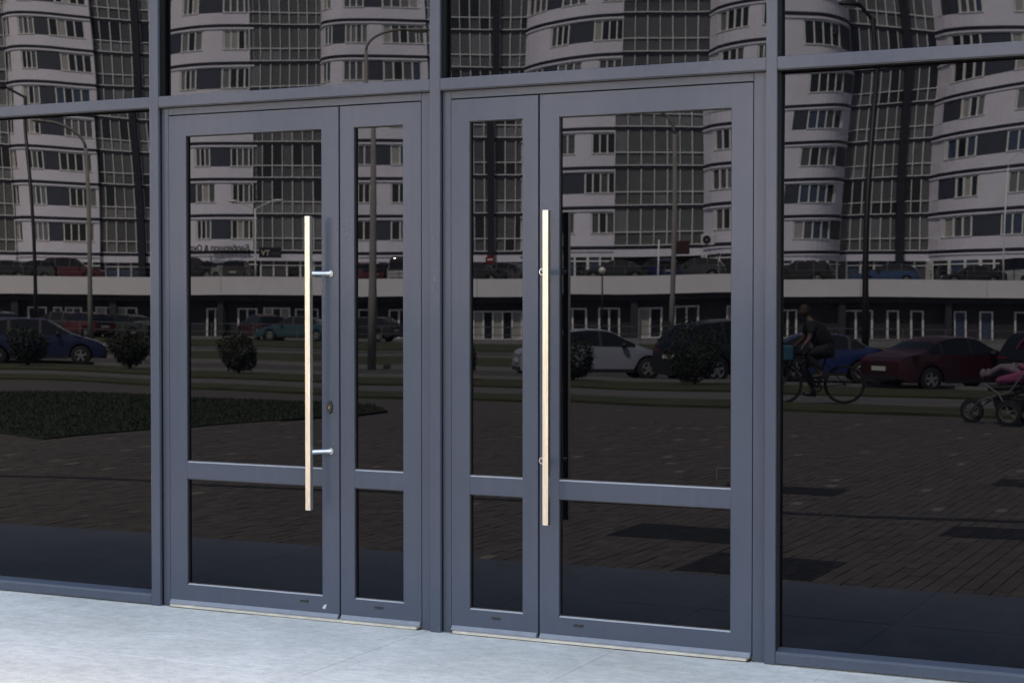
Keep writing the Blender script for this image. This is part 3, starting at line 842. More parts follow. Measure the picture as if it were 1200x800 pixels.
# shop windows at deck level
for (bay, _, _) in BAYS:
    bb = (bay[0], bay[1], bay[2] + .12, bay[3], bay[4], bay[5]); n = int((bay[1] - bay[0]) / .85)
    f, p = MB(), MB()
    for i in range(n):
        t0, t1 = i / n, (i + 1) / n
        p.mi = rp.choice([2, 2, 1, 5, 5]); curved(p, bb, t0, t1, 3.0, Z1 - .55, 0, .06)
        w = .07 / (bb[1] - bb[0]) * (1.5 if i % 3 == 0 else 1); curved(f, bb, t0, min(1, t0 + 2 * w), 3.0, Z1 - .56, .05, .14)
    curved(f, bb, 0, 1, Z1 - .9, Z1 - .8, .055, .12)
    s = city_build(f, "shop_window", M['white'], apt, apt_base); city_build(p, "pane", GPM, s, apt_base)
for (xa, xb, d, n, fin) in GL:
    ua, ub = uu(xa, d), uu(xb, d)
    f, p = MB(), MB()
    if xa == 730:
        p.mi = 4; p.box(ua, ub, d + 3.0, d + 3.2, 3.0, Z1 - .5); city_build(p, "lobby_wall", [M['deck']] * 6, apt, apt_base); continue
    n2 = int((ub - ua) / .95)
    for i in range(n2):
        a, c = ua + (ub - ua) * i / n2, ua + (ub - ua) * (i + 1) / n2
        p.mi = rp.choice([5, 5, 2, 1]); p.box(a, c, d + .2, d + .3 + .003 * (i % 2), 3.0, Z1 - .55); f.box(a - .07, a + .07, d + .08, d + .19, 3.0, Z1 - .56)
    f.box(ua, ub, d + .09, d + .185, Z1 - .95, Z1 - .85)
    s = city_build(f, "shop_window", M['white'], apt, apt_base); city_build(p, "pane", GPM, s, apt_base)

# ---- parking deck in front of it: white parapet panels, railing, shops below
D0, DW = 108.0, 108.95
deck_base = (0, 108, -.6)
deck = tag(empty("parking_deck", c2w(*deck_base)), "raised parking deck with white parapet panels and a row of dark shopfronts below it", "parking deck")
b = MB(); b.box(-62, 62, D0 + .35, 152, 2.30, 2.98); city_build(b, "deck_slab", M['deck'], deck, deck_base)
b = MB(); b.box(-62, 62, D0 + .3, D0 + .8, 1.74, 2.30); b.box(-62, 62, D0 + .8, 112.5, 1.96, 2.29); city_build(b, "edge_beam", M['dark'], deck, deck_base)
L = 8.1
for i in range(-8, 8):
    b = MB(); b.box(i * L + .012 - 2.3, (i + 1) * L - .012 - 2.3, D0, D0 + .28, 2.13, 3.26); city_build(b, "parapet_panel", M['fascia'], deck, deck_base)
b = MB()
for i in range(-25, 26):
    x = i * 2.4; b.box(x - .018, x + .018, D0 + .11, D0 + .14, 3.26, 3.86)
b.box(-60, 60, D0 + .11, D0 + .14, 3.86, 3.885); b.box(-60, 60, D0 + .115, D0 + .135, 3.56, 3.58)
city_build(b, "deck_railing", M['greyline'], deck, deck_base)
b = MB(); b.box(-62, 62, DW, DW + .4, -1.4, 1.95); city_build(b, "shop_wall", M['brickwork'], deck, deck_base)
b = MB(); b.box(-62, 62, D0 - 1.5, DW, -1.4, -.62); city_build(b, "shop_pavement", M['kerb'], deck, deck_base)
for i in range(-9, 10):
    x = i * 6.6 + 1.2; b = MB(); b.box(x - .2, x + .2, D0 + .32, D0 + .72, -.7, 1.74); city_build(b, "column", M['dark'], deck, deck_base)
# shop doors and windows below the deck: (left px, right px, top, bottom height, lites, pane)
SHOPS = [(-40, -10, 1.3, -.6, 2, 0), (28, 52, 1.3, -.6, 2, 0), (60, 72, 1.3, .3, 1, 1), (76, 98, 1.3, .2, 2, 1), (115, 163, 1.35, .5, 4, 2), (240, 262, 1.3, -.62, 2, 0), (278, 302, 1.3, -.6, 2, 0),
         (309, 340, 1.35, -.6, 3, 2), (345, 372, 1.3, -.6, 2, 0), (422, 443, 1.35, .5, 1, 0), (456, 480, 1.3, -.6, 2, 0), (552, 613, 1.25, -.65, 5, 2), (640, 690, 1.25, -.65, 3, 0), (703, 728, 1.3, -.65, 2, 0),
         (748, 776, 1.3, -.65, 2, 2), (789, 818, 1.35, -.65, 2, 0), (850, 880, 1.3, -.65, 2, 2), (915, 937, 1.3, -.65, 2, 0), (983, 1021, 1.25, -.9, 2, 0), (1036, 1050, 1.25, -.75, 1, 0), (1063, 1079, 1.25, -.75, 1, 0),
         (1115, 1131, 1.25, -.75, 1, 4), (1147, 1164, 1.25, -.75, 1, 4), (1190, 1240, 1.25, -.75, 3, 0)]
for (xa, xb, z1, z0, n, pk) in SHOPS:
    ua, ub = uu(xa, DW), uu(xb, DW)
    b, p = MB(), MB(); d = DW - .02
    b.box(ua, ub, d - .12, d, z1 - .1, z1); b.box(ua, ub, d - .12, d, z0, z0 + .1)
    for i in range(n + 1):
        x = ua + .06 + (ub - ua - .12) * i / n; b.box(x - .06, x + .06, d - .118, d, z0 + .1, z1 - .1)
    f = city_build(b, "shop_door" if z0 < -.4 else "shop_window", M['white'], deck, deck_base)
    for i in range(n):
        p.mi = 3 if (pk == 2 and i % 2 == 0) else (pk if pk in (1, 4) else 0)
        x = ua + (ub - ua) * i / n; p.box(x, x + (ub - ua) / n - .004 * (i % 2), d - .05, d - .01, z0 + .05, z1 - .05)
    city_build(p, "pane", PM, f, deck_base)

# ---- signs
def text_mesh(s, size, name, m, parent, loc, ext=.02):
    c = bpy.data.curves.new(name, 'FONT'); c.body = s; c.size = size; c.extrude = ext; c.offset = size * .022
    t = bpy.data.objects.new(name, c); col.objects.link(t)
    dg = bpy.context.evaluated_depsgraph_get()
    me = bpy.data.meshes.new_from_object(t.evaluated_get(dg))
    bpy.data.objects.remove(t); bpy.data.curves.remove(c)
    me.materials.clear(); me.materials.append(m)
    o = bpy.data.objects.new(name, me); col.objects.link(o)
    o.parent = parent; o.location = loc; o.rotation_euler = (R_(90), 0, 0)
    return o
bay = BAYS[2][0]
d = bay[2] - bay[3] - .25
u0 = uu(292.5, d)
s = tag(empty("shop_sign", c2w(u0, d, zz(293, d)), THETA), "row of black letters across the white bay above the deck, beside a black signboard", "sign")
t = text_mesh("Барбершоп & Окраска", .72, "lettering", M['letter'], s, (0, 0, 0), .04)
k = uu(292.5, d) - uu(247, d)
w9 = max(v.co.x for v in t.data.vertices) * 9 / 18.6
for v in t.data.vertices: v.co.x *= k / w9
d = 139.2
b = MB(); b.box(-.9, .9, 0, .15, -.42, .42)
s = tag(empty("signboard", c2w(uu(317, d), d, zz(294.3, d)), THETA), "black signboard with pale letters hung on the band between two bays", "sign")
b.build("board", M['letter'], s)
text_mesh("TV", .58, "lettering", M['gold'], s, (.0, -.02, -.22), .02)
b = MB(); [b.box(-.82, -.12, -.012, .0, z, z + .035) for z in (-.02, -.10, -.18)]; b.build("small_print", M['greyline'], s)

# ---- cars
def lerp_prof(tab, x):
    for (a, b) in zip(tab[:-1], tab[1:]):
        if x <= b[0]:
            f = (x - a[0]) / (b[0] - a[0]); f2 = f * f * (3 - 2 * f) if len(a) > 2 else f
            return a[1] + (b[1] - a[1]) * f
    return tab[-1][1]
SHAPES = {  # (length, half width, belt profile, roof profile, wheel radius)
    'sedan': (4.5, .86, [(-2.25, .78), (-2.15, .92), (-1.3, .97), (.9, .93), (1.5, .86), (2.1, .70), (2.25, .58)],
              [(-2.25, .78), (-2.15, .92), (-1.55, 1.00), (-.95, 1.36), (-.3, 1.44), (.3, 1.41), (1.15, .95), (1.5, .865), (2.1, .705), (2.25, .58)], .32),
    'hatch': (4.1, .86, [(-2.05, .80), (-1.95, .98), (.9, .95), (1.4, .88), (1.95, .72), (2.05, .6)],
              [(-2.05, .80), (-1.95, 1.02), (-1.55, 1.40), (-.6, 1.49), (.2, 1.45), (1.05, .97), (1.4, .885), (1.95, .725), (2.05, .6)], .31),
    'suv': (4.6, .92, [(-2.3, .9), (-2.2, 1.08), (.9, 1.05), (1.3, 1.02), (2.15, .9), (2.3, .75)],
            [(-2.3, .9), (-2.2, 1.12), (-1.85, 1.62), (-.6, 1.72), (.3, 1.68), (1.1, 1.07), (1.3, 1.025), (2.15, .905), (2.3, .75)], .37),
    'van': (4.8, .92, [(-2.4, .9), (-2.35, 1.12), (1.5, 1.05), (1.9, 1.0), (2.35, .8), (2.4, .7)],
            [(-2.4, .9), (-2.36, 1.3), (-2.2, 1.88), (-.6, 1.95), (.8, 1.90), (1.7, 1.08), (1.9, 1.0), (2.35, .8), (2.4, .7)], .34)}
WB = {'sedan': (-1.32, 1.36), 'hatch': (-1.25, 1.28), 'suv': (-1.38, 1.38), 'van': (-1.45, 1.5)}
protos = {}
def car_meshes(kind):
    """meshes of one kind of car, made once: body, windows, wheel, lamps, plates, trim"""
    if kind in protos: return protos[kind]
    Ln, hw, belt, roof, wr = SHAPES[kind]
    rx, fx = WB[kind]
    N = 46
    body, glass = MB(), MB()
    def smooth(tab):
        a = [lerp_prof(tab, -Ln / 2 + Ln * i / N) for i in range(N + 1)]
        for _ in range(3): a = [a[0]] + [(a[i - 1] + 2 * a[i] + a[i + 1]) / 4 for i in range(1, N)] + [a[-1]]
        return a
    ZB, ZR = smooth(belt), smooth(roof)
    rows = []
    for i in range(N + 1):
        x = -Ln / 2 + Ln * i / N
        e = abs(x) / (Ln / 2); pin = 1 - .16 * max(0, (e - .72) / .28) ** 2
        zb, zr = ZB[i], ZR[i]
        zr = max(zr, zb + .004); hgt = zr - zb
        w = hw * pin; wr2 = w * (.985 - .26 * min(1, hgt / .55))
        zl = .24 + .10 * max(0, (e - .85) / .15)
        for ax in (rx, fx):                          # wheel arches cut the sill
            q = (wr + .07) ** 2 - (x - ax) ** 2
            if q > 0: zl = max(zl, wr + math.sqrt(q) * .98)
        zl = min(zl, zb - .08)
        zm = zl + (zb - zl) * .55
        rows.append([(x, 0, zr), (x, wr2 * .75, zr - .012), (x, wr2, zr - .045 * min(1, hgt / .3 + .2)), (x, w * .965, zb), (x, w, zm), (x, w * .985, zl), (x, w * .55, max(zl, .22)), (x, 0, .22)])
    def emit(b, pts):
        k = len(b.v); b.v += pts; b.face(range(k, k + len(pts)))
    for i in range(N):
        a, c = rows[i], rows[i + 1]
        xm = (a[0][0] + c[0][0]) / 2
        tall = min(a[0][2] - a[3][2], c[0][2] - c[3][2]) > .10
        slope = abs(c[0][2] - a[0][2]) / (Ln / N)
        for j in range(7):
            side = [a[j], c[j], c[j + 1], a[j + 1]]
            mir = [(p[0], -p[1], p[2]) for p in reversed(side)]
            tgt = body
            if j == 2 and tall: tgt = glass
            if j in (0, 1) and slope > .55 and (a[0][2] - a[3][2] > .05 or c[0][2] - c[3][2] > .05): tgt = glass
            emit(tgt, side); emit(tgt, mir)
    for r, rev in ((rows[0], False), (rows[-1], True)):
        pts = r + [(p[0], -p[1], p[2]) for p in r[-2:0:-1]]
        emit(body, pts if rev else pts[::-1])
    # pillars over the glass band
    trim = MB()
    for px in ({'sedan': (-.95, .02), 'hatch': (-.85, .05), 'suv': (-1.0, .0), 'van': (-.9, .3)}[kind]):
        i = int((px + Ln / 2) / Ln * N); r = rows[i]
        for sgn in (1, -1):
            p, q = r[2], r[3]
            trim.hexa([(p[0] - .04, sgn * (p[1] - .02), p[2]), (p[0] + .04, sgn * (p[1] - .02), p[2]), (p[0] + .04, sgn * (p[1] + .008), p[2]), (p[0] - .04, sgn * (p[1] + .008), p[2]),
                       (q[0] - .04, sgn * (q[1] - .02), q[2]), (q[0] + .04, sgn * (q[1] - .02), q[2]), (q[0] + .04, sgn * (q[1] + .008), q[2]), (q[0] - .04, sgn * (q[1] + .008), q[2])])
    for sgn in (1, -1):                              # sill and bumper strips
        trim.box(rx + wr + .1, fx - wr - .1, sgn * hw * .975 - .02, sgn * hw * .975 + .02, .22, .32)
    trim.box(-Ln / 2 - .02, -Ln / 2 + .05, -hw * .7, hw * .7, .32, .42); trim.box(Ln / 2 - .05, Ln / 2 + .02, -hw * .65, hw * .65, .32, .48)
    def me(b, name, mats, smooth=True):
        o = b.build(name, mats, None, smooth=smooth)
        d = o.data; bpy.data.objects.remove(o)
        if smooth:
            import bmesh
            bm = bmesh.new(); bm.from_mesh(d); bmesh.ops.remove_doubles(bm, verts=bm.verts, dist=.0005); bmesh.ops.recalc_face_normals(bm, faces=bm.faces)
            for e_ in bm.edges:
                if len(e_.link_faces) == 2 and e_.calc_face_angle(0) > .75: e_.smooth = False
            bm.to_mesh(d); bm.free()
        return d
    ty = MB(); ty.ring((0, 0, 0), wr * .66, wr, .10, 26)
    rm = MB(); rm.ring((0, 0, 0), wr * .56, wr * .67, .09, 26); rm.ring((0, 0, 0), .0, wr * .15, .085, 14)
    for k in range(5):
        a = 2 * math.pi * k / 5 + .3; ca_, sa_ = math.cos(a), math.sin(a); w_ = .035
        for yy in (-1, 1):
            rm.hexa([(ca_ * wr * .1 - sa_ * q * w_, yy * .05 + (yy * .03 if h else 0), sa_ * wr * .1 + ca_ * q * w_) for h in (0, 1) for q in (-1, 1)] +
                    [(ca_ * wr * .6 - sa_ * q * w_, yy * .05 + (yy * .03 if h else 0), sa_ * wr * .6 + ca_ * q * w_) for h in (0, 1) for q in (-1, 1)])
    hub = MB(); hub.ring((0, 0, 0), .0, wr * .6, .045, 16)
    zt = belt[1][1] - .20
    tl, hl = MB(), MB()
    tl.box(-.03, .10, -.13, .13, -.09, .09); hl.box(-.12, .03, -.15, .15, -.07, .07)
    pl = MB(); pl.box(-.012, .012, -.25, .25, -.055, .055)
    mr = MB(); mr.ball((0, 0, 0), (.09, .11, .075), 10, 6)
    protos[kind] = dict(body=me(body, "car_body", [M['trim']]), glass=me(glass, "car_window", [M['carglass']]), trim=me(trim, "car_trim", [M['trim']], False), tyre=me(ty, "tyre", [M['tyre']]),
                        rim=me(rm, "rim", [M['rim']], False), hub=me(hub, "hub", [M['trim']], False), tail=me(tl, "tail_light", [M['tail']], False), head=me(hl, "headlight", [M['head']], False),
                        plate=me(pl, "number_plate", [M['plate']], False), mirror=me(mr, "wing_mirror", [M['trim']]), zt=zt, geo=(Ln, hw, wr, rx, fx))
    return protos[kind]
paints = {}
def car_paint(c):
    if c not in paints: paints[c] = mat("car_paint", c, .4, 0.0, coat=.35)
    return paints[c]
def car(kind, px, d, c, yaw, label, group, z=None):
    """yaw 0 = nose towards the photograph's left"""
    pr = car_meshes(kind); Ln, hw, wr, rx, fx = pr['geo']
    u = uu(px, d)
    root = tag(empty("parked_car", c2w(u, d, ground_z(u, d) if z is None else z), THETA + R_(yaw)), label, "car", group)
    def add(name, me, loc=(0, 0, 0), par=root, rz=0):
        o = bpy.data.objects.new(name, me); col.objects.link(o); o.parent = par; o.location = loc; o.rotation_euler = (0, 0, rz); return o
    bo = add("car_body", pr['body']); bo.material_slots[0].link = 'OBJECT'; bo.material_slots[0].material = car_paint(c)
    add("car_window", pr['glass']); add("bumper_trim", pr['trim'])
    for ax in (rx, fx):
        for s in (1, -1):
            t = add("wheel", pr['tyre'], (ax, s * (hw - .11), wr)); add("rim", pr['rim'], (0, 0, 0), t); add("hub", pr['hub'], (0, 0, 0), t)
    for s in (1, -1):
        add("tail_light", pr['tail'], (-Ln / 2 + .05, s * hw * .68, pr['zt'])); add("headlight", pr['head'], (Ln / 2 - .06, s * hw * .62, .60 if kind not in ('suv', 'van') else .76))
        m_ = add("wing_mirror", pr['mirror'], (fx - .72, s * (hw + .07), .99 if kind not in ('suv', 'van') else 1.1))
    add("number_plate", pr['plate'], (-Ln / 2 - .02, 0, pr['zt'] - .12)); add("number_plate", pr['plate'], (Ln / 2 + .025, 0, .42))
    return root
G1, G2, G3 = "cars parked along the near kerb", "cars parked in front of the shops", "cars parked up on the deck"
BLUE, SILVER, BLACK, RED = (.008, .016, .065), (.26, .27, .33), (.010, .011, .014), (.075, .010, .016)
car('hatch', 45, 52, BLUE, 168, "dark blue hatchback behind the bushes mirrored in the left-hand pane", G1)
car('sedan', 698, 48, SILVER, 170, "silver grey saloon car mirrored behind the right-hand pull bar", G1)
car('suv', 866, 46.5, (.012, .014, .015), 150, "black estate car with its tail towards the glass behind the big bush", G1)
car('sedan', 950, 47.5, (.008, .02, .10), 4, "royal blue car half hidden behind the cyclist", G1)
car('sedan', 1112, 43.5, (.035, .005, .010), 154, "dark red saloon car seen from behind near the pushchair", G1)
car('suv', 1268, 43, (.012, .012, .014), 145, "black car cut off by the right edge of the glass", G1)
car('sedan', -5, 100, (.05, .06, .07), 60, "grey car in front of the shops at the far left", G2)
car('hatch', 62, 99, (.03, .03, .035), 10, "dark hatchback in front of the shops, right of the black lamp post", G2)
car('hatch', 100, 98, (.11, .02, .025), 40, "small red car in front of the shops beside the grey pole", G2)
car('sedan', 148, 98, (.04, .045, .045), 30, "dark car with pale headlights in front of the shops, right of the grey pole", G2)
car('sedan', 348, 97, (.02, .07, .10), 12, "teal car mirrored behind the left-hand pull bar", G2)
car('hatch', 306, 100, (.05, .012, .02), 60, "maroon car in the shade of the shops left of the teal car", G2)
car('hatch', 428, 100, (.02, .02, .025), 20, "black hatchback in front of the shops by the thick pole", G2)
DK = 2.985
for (k, px, c, yaw, lb) in [
    ('sedan', 5, (.012, .012, .014), 15, "black car at the far left end of the deck"), ('hatch', 40, (.05, .05, .05), 20, "grey car on the deck behind the black lamp post"),
    ('suv', 85, (.10, .012, .02), 175, "red estate car on the deck left of the grey pole"), ('suv', 222, (.012, .013, .015), 190, "black off-road car on the deck under the black letters"),
    ('sedan', 247, (.20, .21, .21), 40, "pale grey saloon car on the deck under the black letters"), ('hatch', 278, (.05, .055, .06), 90, "dark grey hatchback on the deck left of the twin lamp post"),
    ('hatch', 424, (.12, .02, .03), 60, "red hatchback on the deck left of the thick pole"), ('sedan', 452, (.012, .012, .014), 30, "black saloon car on the deck right of the thick pole"),
    ('van', 474, (.40, .40, .40), 95, "white van on the deck behind the narrow left-hand leaf"), ('sedan', 556, (.012, .013, .015), 15, "black car on the deck by the no-entry sign"),
    ('hatch', 600, (.06, .06, .065), 205, "grey hatchback with red lights on the deck beside the no-entry sign"), ('sedan', 723, (.015, .017, .02), 10, "black saloon car on the deck behind the globe lamp"),
    ('hatch', 770, (.015, .02, .12), 75, "dark blue hatchback on the deck by the lobby"), ('hatch', 812, (.04, .045, .05), 12, "grey hatchback on the deck right of the bent lamp post"),
    ('suv', 938, (.012, .013, .015), 20, "black off-road car on the deck above the cyclist"), ('hatch', 1038, (.02, .06, .16), 15, "blue hatchback on the deck right of the tall black lamp post"),
    ('sedan', 1140, (.012, .012, .014), 10, "black saloon car on the deck towards the right"), ('van', 1195, (.45, .45, .45), 60, "white van on the deck at the right edge")]:
    car(k, px, 115.5 + (hash(lb) % 7 if False else 0), c, yaw, lb, G3, DK)

# ---- lamp posts
def post(px, d, top, m, r0, r1, arm, label, z0=None, head='shoe'):
    u = uu(px, d); z0 = ground_z(u, d) if z0 is None else z0
    h = zz(top, d) - z0
    root = tag(empty("lamp_post", c2w(u, d, z0), THETA), label, "lamp post", "street lamps across the road")
    b = MB()
    b.tube([(0, 0, 0), (0, 0, h * .25), (0, 0, h * .26), (0, 0, h)], [r0, r0 * .92, r0 * .85, r1], 12); b.build("pole", m, root, smooth=True)
    for (dx, dz, curve) in arm:                      # dx > 0 leans to the photograph's left
        b = MB(); pts = []
        for k in range(9):
            f = k / 8
            if curve: a = f * math.pi / 2; pts.append((dx * (1 - math.cos(a)), 0, h - .02 + dz * math.sin(a)))
            else: pts.append((dx * f, 0, h - .05 + dz * f))
        b.tube(pts, r1 * .75, 8); b.build("arm", m, root, smooth=True)
        s = 1 if dx > 0 else -1; e = pts[-1]
        b = MB(); b.ball((e[0] + s * .28, 0, e[2] - .02), (.38, .14, .085), 12, 6); b.build("lamp_head", m if m is not M['lamp'] else M['bars'], root, smooth=True)
        b = MB(); b.ball((e[0] + s * .30, 0, e[2] - .075), (.26, .10, .05), 10, 5); b.build("lamp_lens", M['lamp'], root, smooth=True)
post(38, 62, 106, M['black_metal'], .085, .06, [(.75, .35, False)], "tall black lamp post at the left mirrored in the left-hand pane")
post(1013, 52, 46, M['black_metal'], .11, .075, [(.40, .42, False)], "tall black lamp post mirrored in the right-hand pane")
post(438, 56, 66, M['grey_pole'], .14, .055, [(-1.3, .75, True)], "thick grey pole with curved arm standing on the grass median")
post(108, 76, 168, M['grey_pole'], .135, .09, [(1.7, 1.1, True)], "grey pole with an arm curving left, left-hand pane")
post(787, 79, 160, M['grey_pole'], .135, .09, [(.9, 1.1, True)], "grey pole with an arm curving left, right-hand door")
post(300, 113, 243, M['bars'], .07, .05, [(1.25, .55, False), (-1.25, .6, False)], "thin post with two lamp heads on the deck", DK)
post(770, 113, 282, M['bars'], .06, .05, [], "thin grey post on the deck in front of the lobby", DK)
post(1177, 112, 190, M['bars'], .07, .05, [(-.9, 1.0, True)], "thin post with a small bent arm near the right edge", DK)
d = 105
root = tag(empty("lamp_post", c2w(uu(708, d), d, -.75), THETA), "low lamp post with a white globe in front of the deck", "lamp post", "street lamps across the road")
h = zz(316, d) + .75
b = MB(); b.tube([(0, 0, 0), (0, 0, h - .2)], .05, 8); b.build("pole", M['black_metal'], root, smooth=True)
b = MB(); b.ball((0, 0, h), .21, 14, 10); b.build("globe", M['lamp'], root, smooth=True)
# street railing in front of the parked cars
b = MB(); u0, u1, d = -48, 48, 95
for i in range(41):
    x = u0 + (u1 - u0) * i / 40; z = ground_z(x, d); b.box(x - .025, x + .025, d - .025, d + .025, z, z + 1.0)
for i in range(40):
    xa, xb = u0 + (u1 - u0) * i / 40, u0 + (u1 - u0) * (i + 1) / 40
    za, zb = ground_z(xa, d), ground_z(xb, d)
    for hh in (.55, .98):
        b.hexa([(xa, d - .02, za + hh - .015), (xb, d - .02, zb + hh - .015), (xb, d + .02, zb + hh - .02), (xa, d + .02, za + hh - .02), (xa, d - .02, za + hh + .02), (xb, d - .02, zb + hh + .02), (xb, d + .02, zb + hh + .02), (xa, d + .02, za + hh + .02)])
root = tag(empty("street_railing", c2w(0, d, -.5)), "thin metal street railing in front of the cars by the shops", "railing")
city_build(b, "railing", M['greyline'], root, (0, d, -.5))
# no-entry sign and wall-mounted things
d = 118
root = tag(empty("road_sign", c2w(uu(573, d), d, DK), THETA), "round red no-entry sign on the parking deck", "road sign")
b = MB(); b.tube([(0, 0, 0), (0, 0, 2.0)], .03, 8); b.build("pole", M['bars'], root)
b = MB(); b.tube([(0, -.06, 1.75), (0, -.03, 1.75)], .32, 20); b.build("sign_disc", M['red'], root)
b = MB(); b.box(-.2, .2, -.072, -.062, 1.70, 1.80); b.build("sign_bar", M['white'], root)
d = 124.5
root = tag(empty("air_conditioner", c2w(uu(826, d), d, zz(289, d)), THETA), "grey round-fan air conditioner on the wall by the lobby", "air conditioner")
b = MB(); b.box(-.5, .5, -.2, .2, 0, .75); b.build("housing", M['bars'], root, bevel=.03)
b = MB(); b.ring((.1, -.21, .38), .06, .30, .02, 20); b.build("fan_grille", M['trim'], root)
root = tag(empty("signboard", c2w(uu(796, d), d, zz(299, d)), THETA), "dark red hanging board behind the bent lamp post", "sign")
b = MB(); b.box(-.55, .55, -.08, .08, 0, .95); b.build("board", mat("maroon_board", (.05, .015, .015), .6), root, bevel=.02)

# ---- clipped bushes on the verge
def bush(px, bottom, w_px, d, label, seed):
    rnd = random.Random(seed); w = w_px / F_PX * d; u = uu(px, d); z0 = ground_z(u, d)
    root = tag(empty("bush", c2w(u, d, z0), 0), label, "bush", "bushes on the grass verge")
    r = w / 2; hc = r * rnd.uniform(.95, 1.15); lob = [(rnd.uniform(0, 6.28), rnd.uniform(.15, 1.0), rnd.uniform(.12, .30)) for _ in range(6)]
    b = MB()
    for k in range(5):
        a = rnd.uniform(0, 6.28); b.tube([(0, 0, 0), (math.cos(a) * r * .2, math.sin(a) * r * .2, hc * .5), (math.cos(a) * r * .55, math.sin(a) * r * .55, hc * 1.1)], [.025, .018, .008], 6)
    b.build("stem", M['bark'], root)
    b = MB()
    for k in range(3000):
        th, ph = rnd.uniform(0, 6.28), math.acos(rnd.uniform(-1, 1))
        q = rnd.uniform(.55, 1.0) ** .5 * (1 + .20 * math.sin(3 * th + seed) * math.sin(2 * ph + seed) + rnd.uniform(-.05, .06))
        q *= .86 + sum(a_ * max(0, math.cos(th - t_) * math.sin(ph) * .8 + math.cos(ph) * u_) ** 6 for t_, u_, a_ in lob) + (rnd.random() ** 6) * .14
        p = Vector((math.sin(ph) * math.cos(th) * r * q, math.sin(ph) * math.sin(th) * r * q, hc + math.cos(ph) * r * .92 * q))
        if p.z < .12: continue
        n_ = Vector((rnd.gauss(0, 1), rnd.gauss(0, 1), rnd.gauss(0, 1))).normalized(); t_ = n_.orthogonal().normalized(); s_ = n_.cross(t_)
        L_, W_ = rnd.uniform(.03, .055), rnd.uniform(.015, .028)
        i = len(b.v); b.v += [tuple(p - t_ * L_), tuple(p + s_ * W_), tuple(p + t_ * L_), tuple(p - s_ * W_)]; b.face((i, i + 1, i + 2, i + 3))
    tag(b.build("foliage", M['leaf'], root), kind='stuff')
bush(28, 428, 42, 48, "clipped dark bush in front of the blue hatchback", 1)
bush(152, 432, 42, 48, "clipped dark bush right of the grey pole at the left", 2)
bush(279, 436, 46, 47, "clipped dark bush mirrored in the wide left-hand door", 3)
bush(672, 442, 46, 44, "clipped dark bush in front of the silver saloon", 4)
bush(815, 450, 64, 42, "large dark bush in front of the black estate car", 5)
bush(536, 440, 44, 45, "clipped dark bush hidden behind the central door frames", 6)

# ---- people
def figure(name, J, E, root, m, sub=2):
    """skin a joint graph: J name -> (x, y, z, radius)"""
    names = list(J)
    me = bpy.data.meshes.new(name); me.from_pydata([J[n][:3] for n in names], [(names.index(a), names.index(b)) for a, b in E], [])
    o = bpy.data.objects.new(name, me); col.objects.link(o); o.parent = root
    sk = o.modifiers.new("skin", 'SKIN'); sk.use_smooth_shade = True
    for i, n in enumerate(names):
        rr = J[n][3]; o.data.skin_vertices[0].data[i].radius = rr if isinstance(rr, tuple) else (rr, rr)
        o.data.skin_vertices[0].data[i].use_root = (i == 0)
    ss = o.modifiers.new("sub", 'SUBSURF'); ss.levels = sub; ss.render_levels = sub
    me.materials.append(m); return o
def body_graph(P):
    """P: pelvis, chest, neck, head, and per side hip knee ankle toe shoulder elbow wrist"""
    J = {'pelvis': (*P['pelvis'], .13)}
    mid = [(a + c) / 2 for a, c in zip(P['pelvis'], P['chest'])]
    J['waist'] = (*mid, .125); J['chest'] = (*P['chest'], .145); J['neck'] = (*P['neck'], .055); J['skull'] = (*P['head'], .055)
    E = [('pelvis', 'waist'), ('waist', 'chest'), ('chest', 'neck'), ('neck', 'skull')]
    for s in 'lr':
        q = P[s]
        for nme, rr in (('hip', .095), ('knee', .062), ('ankle', .042), ('toe', .035), ('shoulder', .062), ('elbow', .042), ('wrist', .028)): J[s + nme] = (*q[nme], rr)
        E += [('pelvis', s + 'hip'), (s + 'hip', s + 'knee'), (s + 'knee', s + 'ankle'), (s + 'ankle', s + 'toe'), ('chest', s + 'shoulder'), (s + 'shoulder', s + 'elbow'), (s + 'elbow', s + 'wrist')]
        w = Vector(q['wrist']); dr = (w - Vector(q['elbow'])).normalized(); sd = Vector((0, 1, 0)); sd = (sd - dr * sd.dot(dr)).normalized(); dn = dr.cross(sd)
        if dn.z > 0: dn = -dn
        pc = w + dr * .06; J[s + 'palm'] = (*pc, .026); E.append((s + 'wrist', s + 'palm'))
        for k in range(4):
            b0 = pc + dr * .03 + sd * (.033 - .022 * k); ln = (.034, .038, .036, .028)[k]
            b1 = b0 + dr * ln + dn * .012; b2 = b1 + dn * ln * .9
            J[f'{s}f{k}a'] = (*b0, .0095); J[f'{s}f{k}b'] = (*b1, .009); J[f'{s}f{k}c'] = (*b2, .008)
            E += [(s + 'palm', f'{s}f{k}a'), (f'{s}f{k}a', f'{s}f{k}b'), (f'{s}f{k}b', f'{s}f{k}c')]
        t0 = w + dr * .03 + sd * .035; t1 = t0 + dr * .03 + sd * .012 + dn * .02; t2 = t1 + dr * .025 + dn * .012
        for n_, p_ in (('ta', t0), ('tb', t1), ('tc', t2)): J[s + n_] = (*p_, .0105)
        E += [(s + 'wrist', s + 'ta'), (s + 'ta', s + 'tb'), (s + 'tb', s + 'tc')]
    return J, E
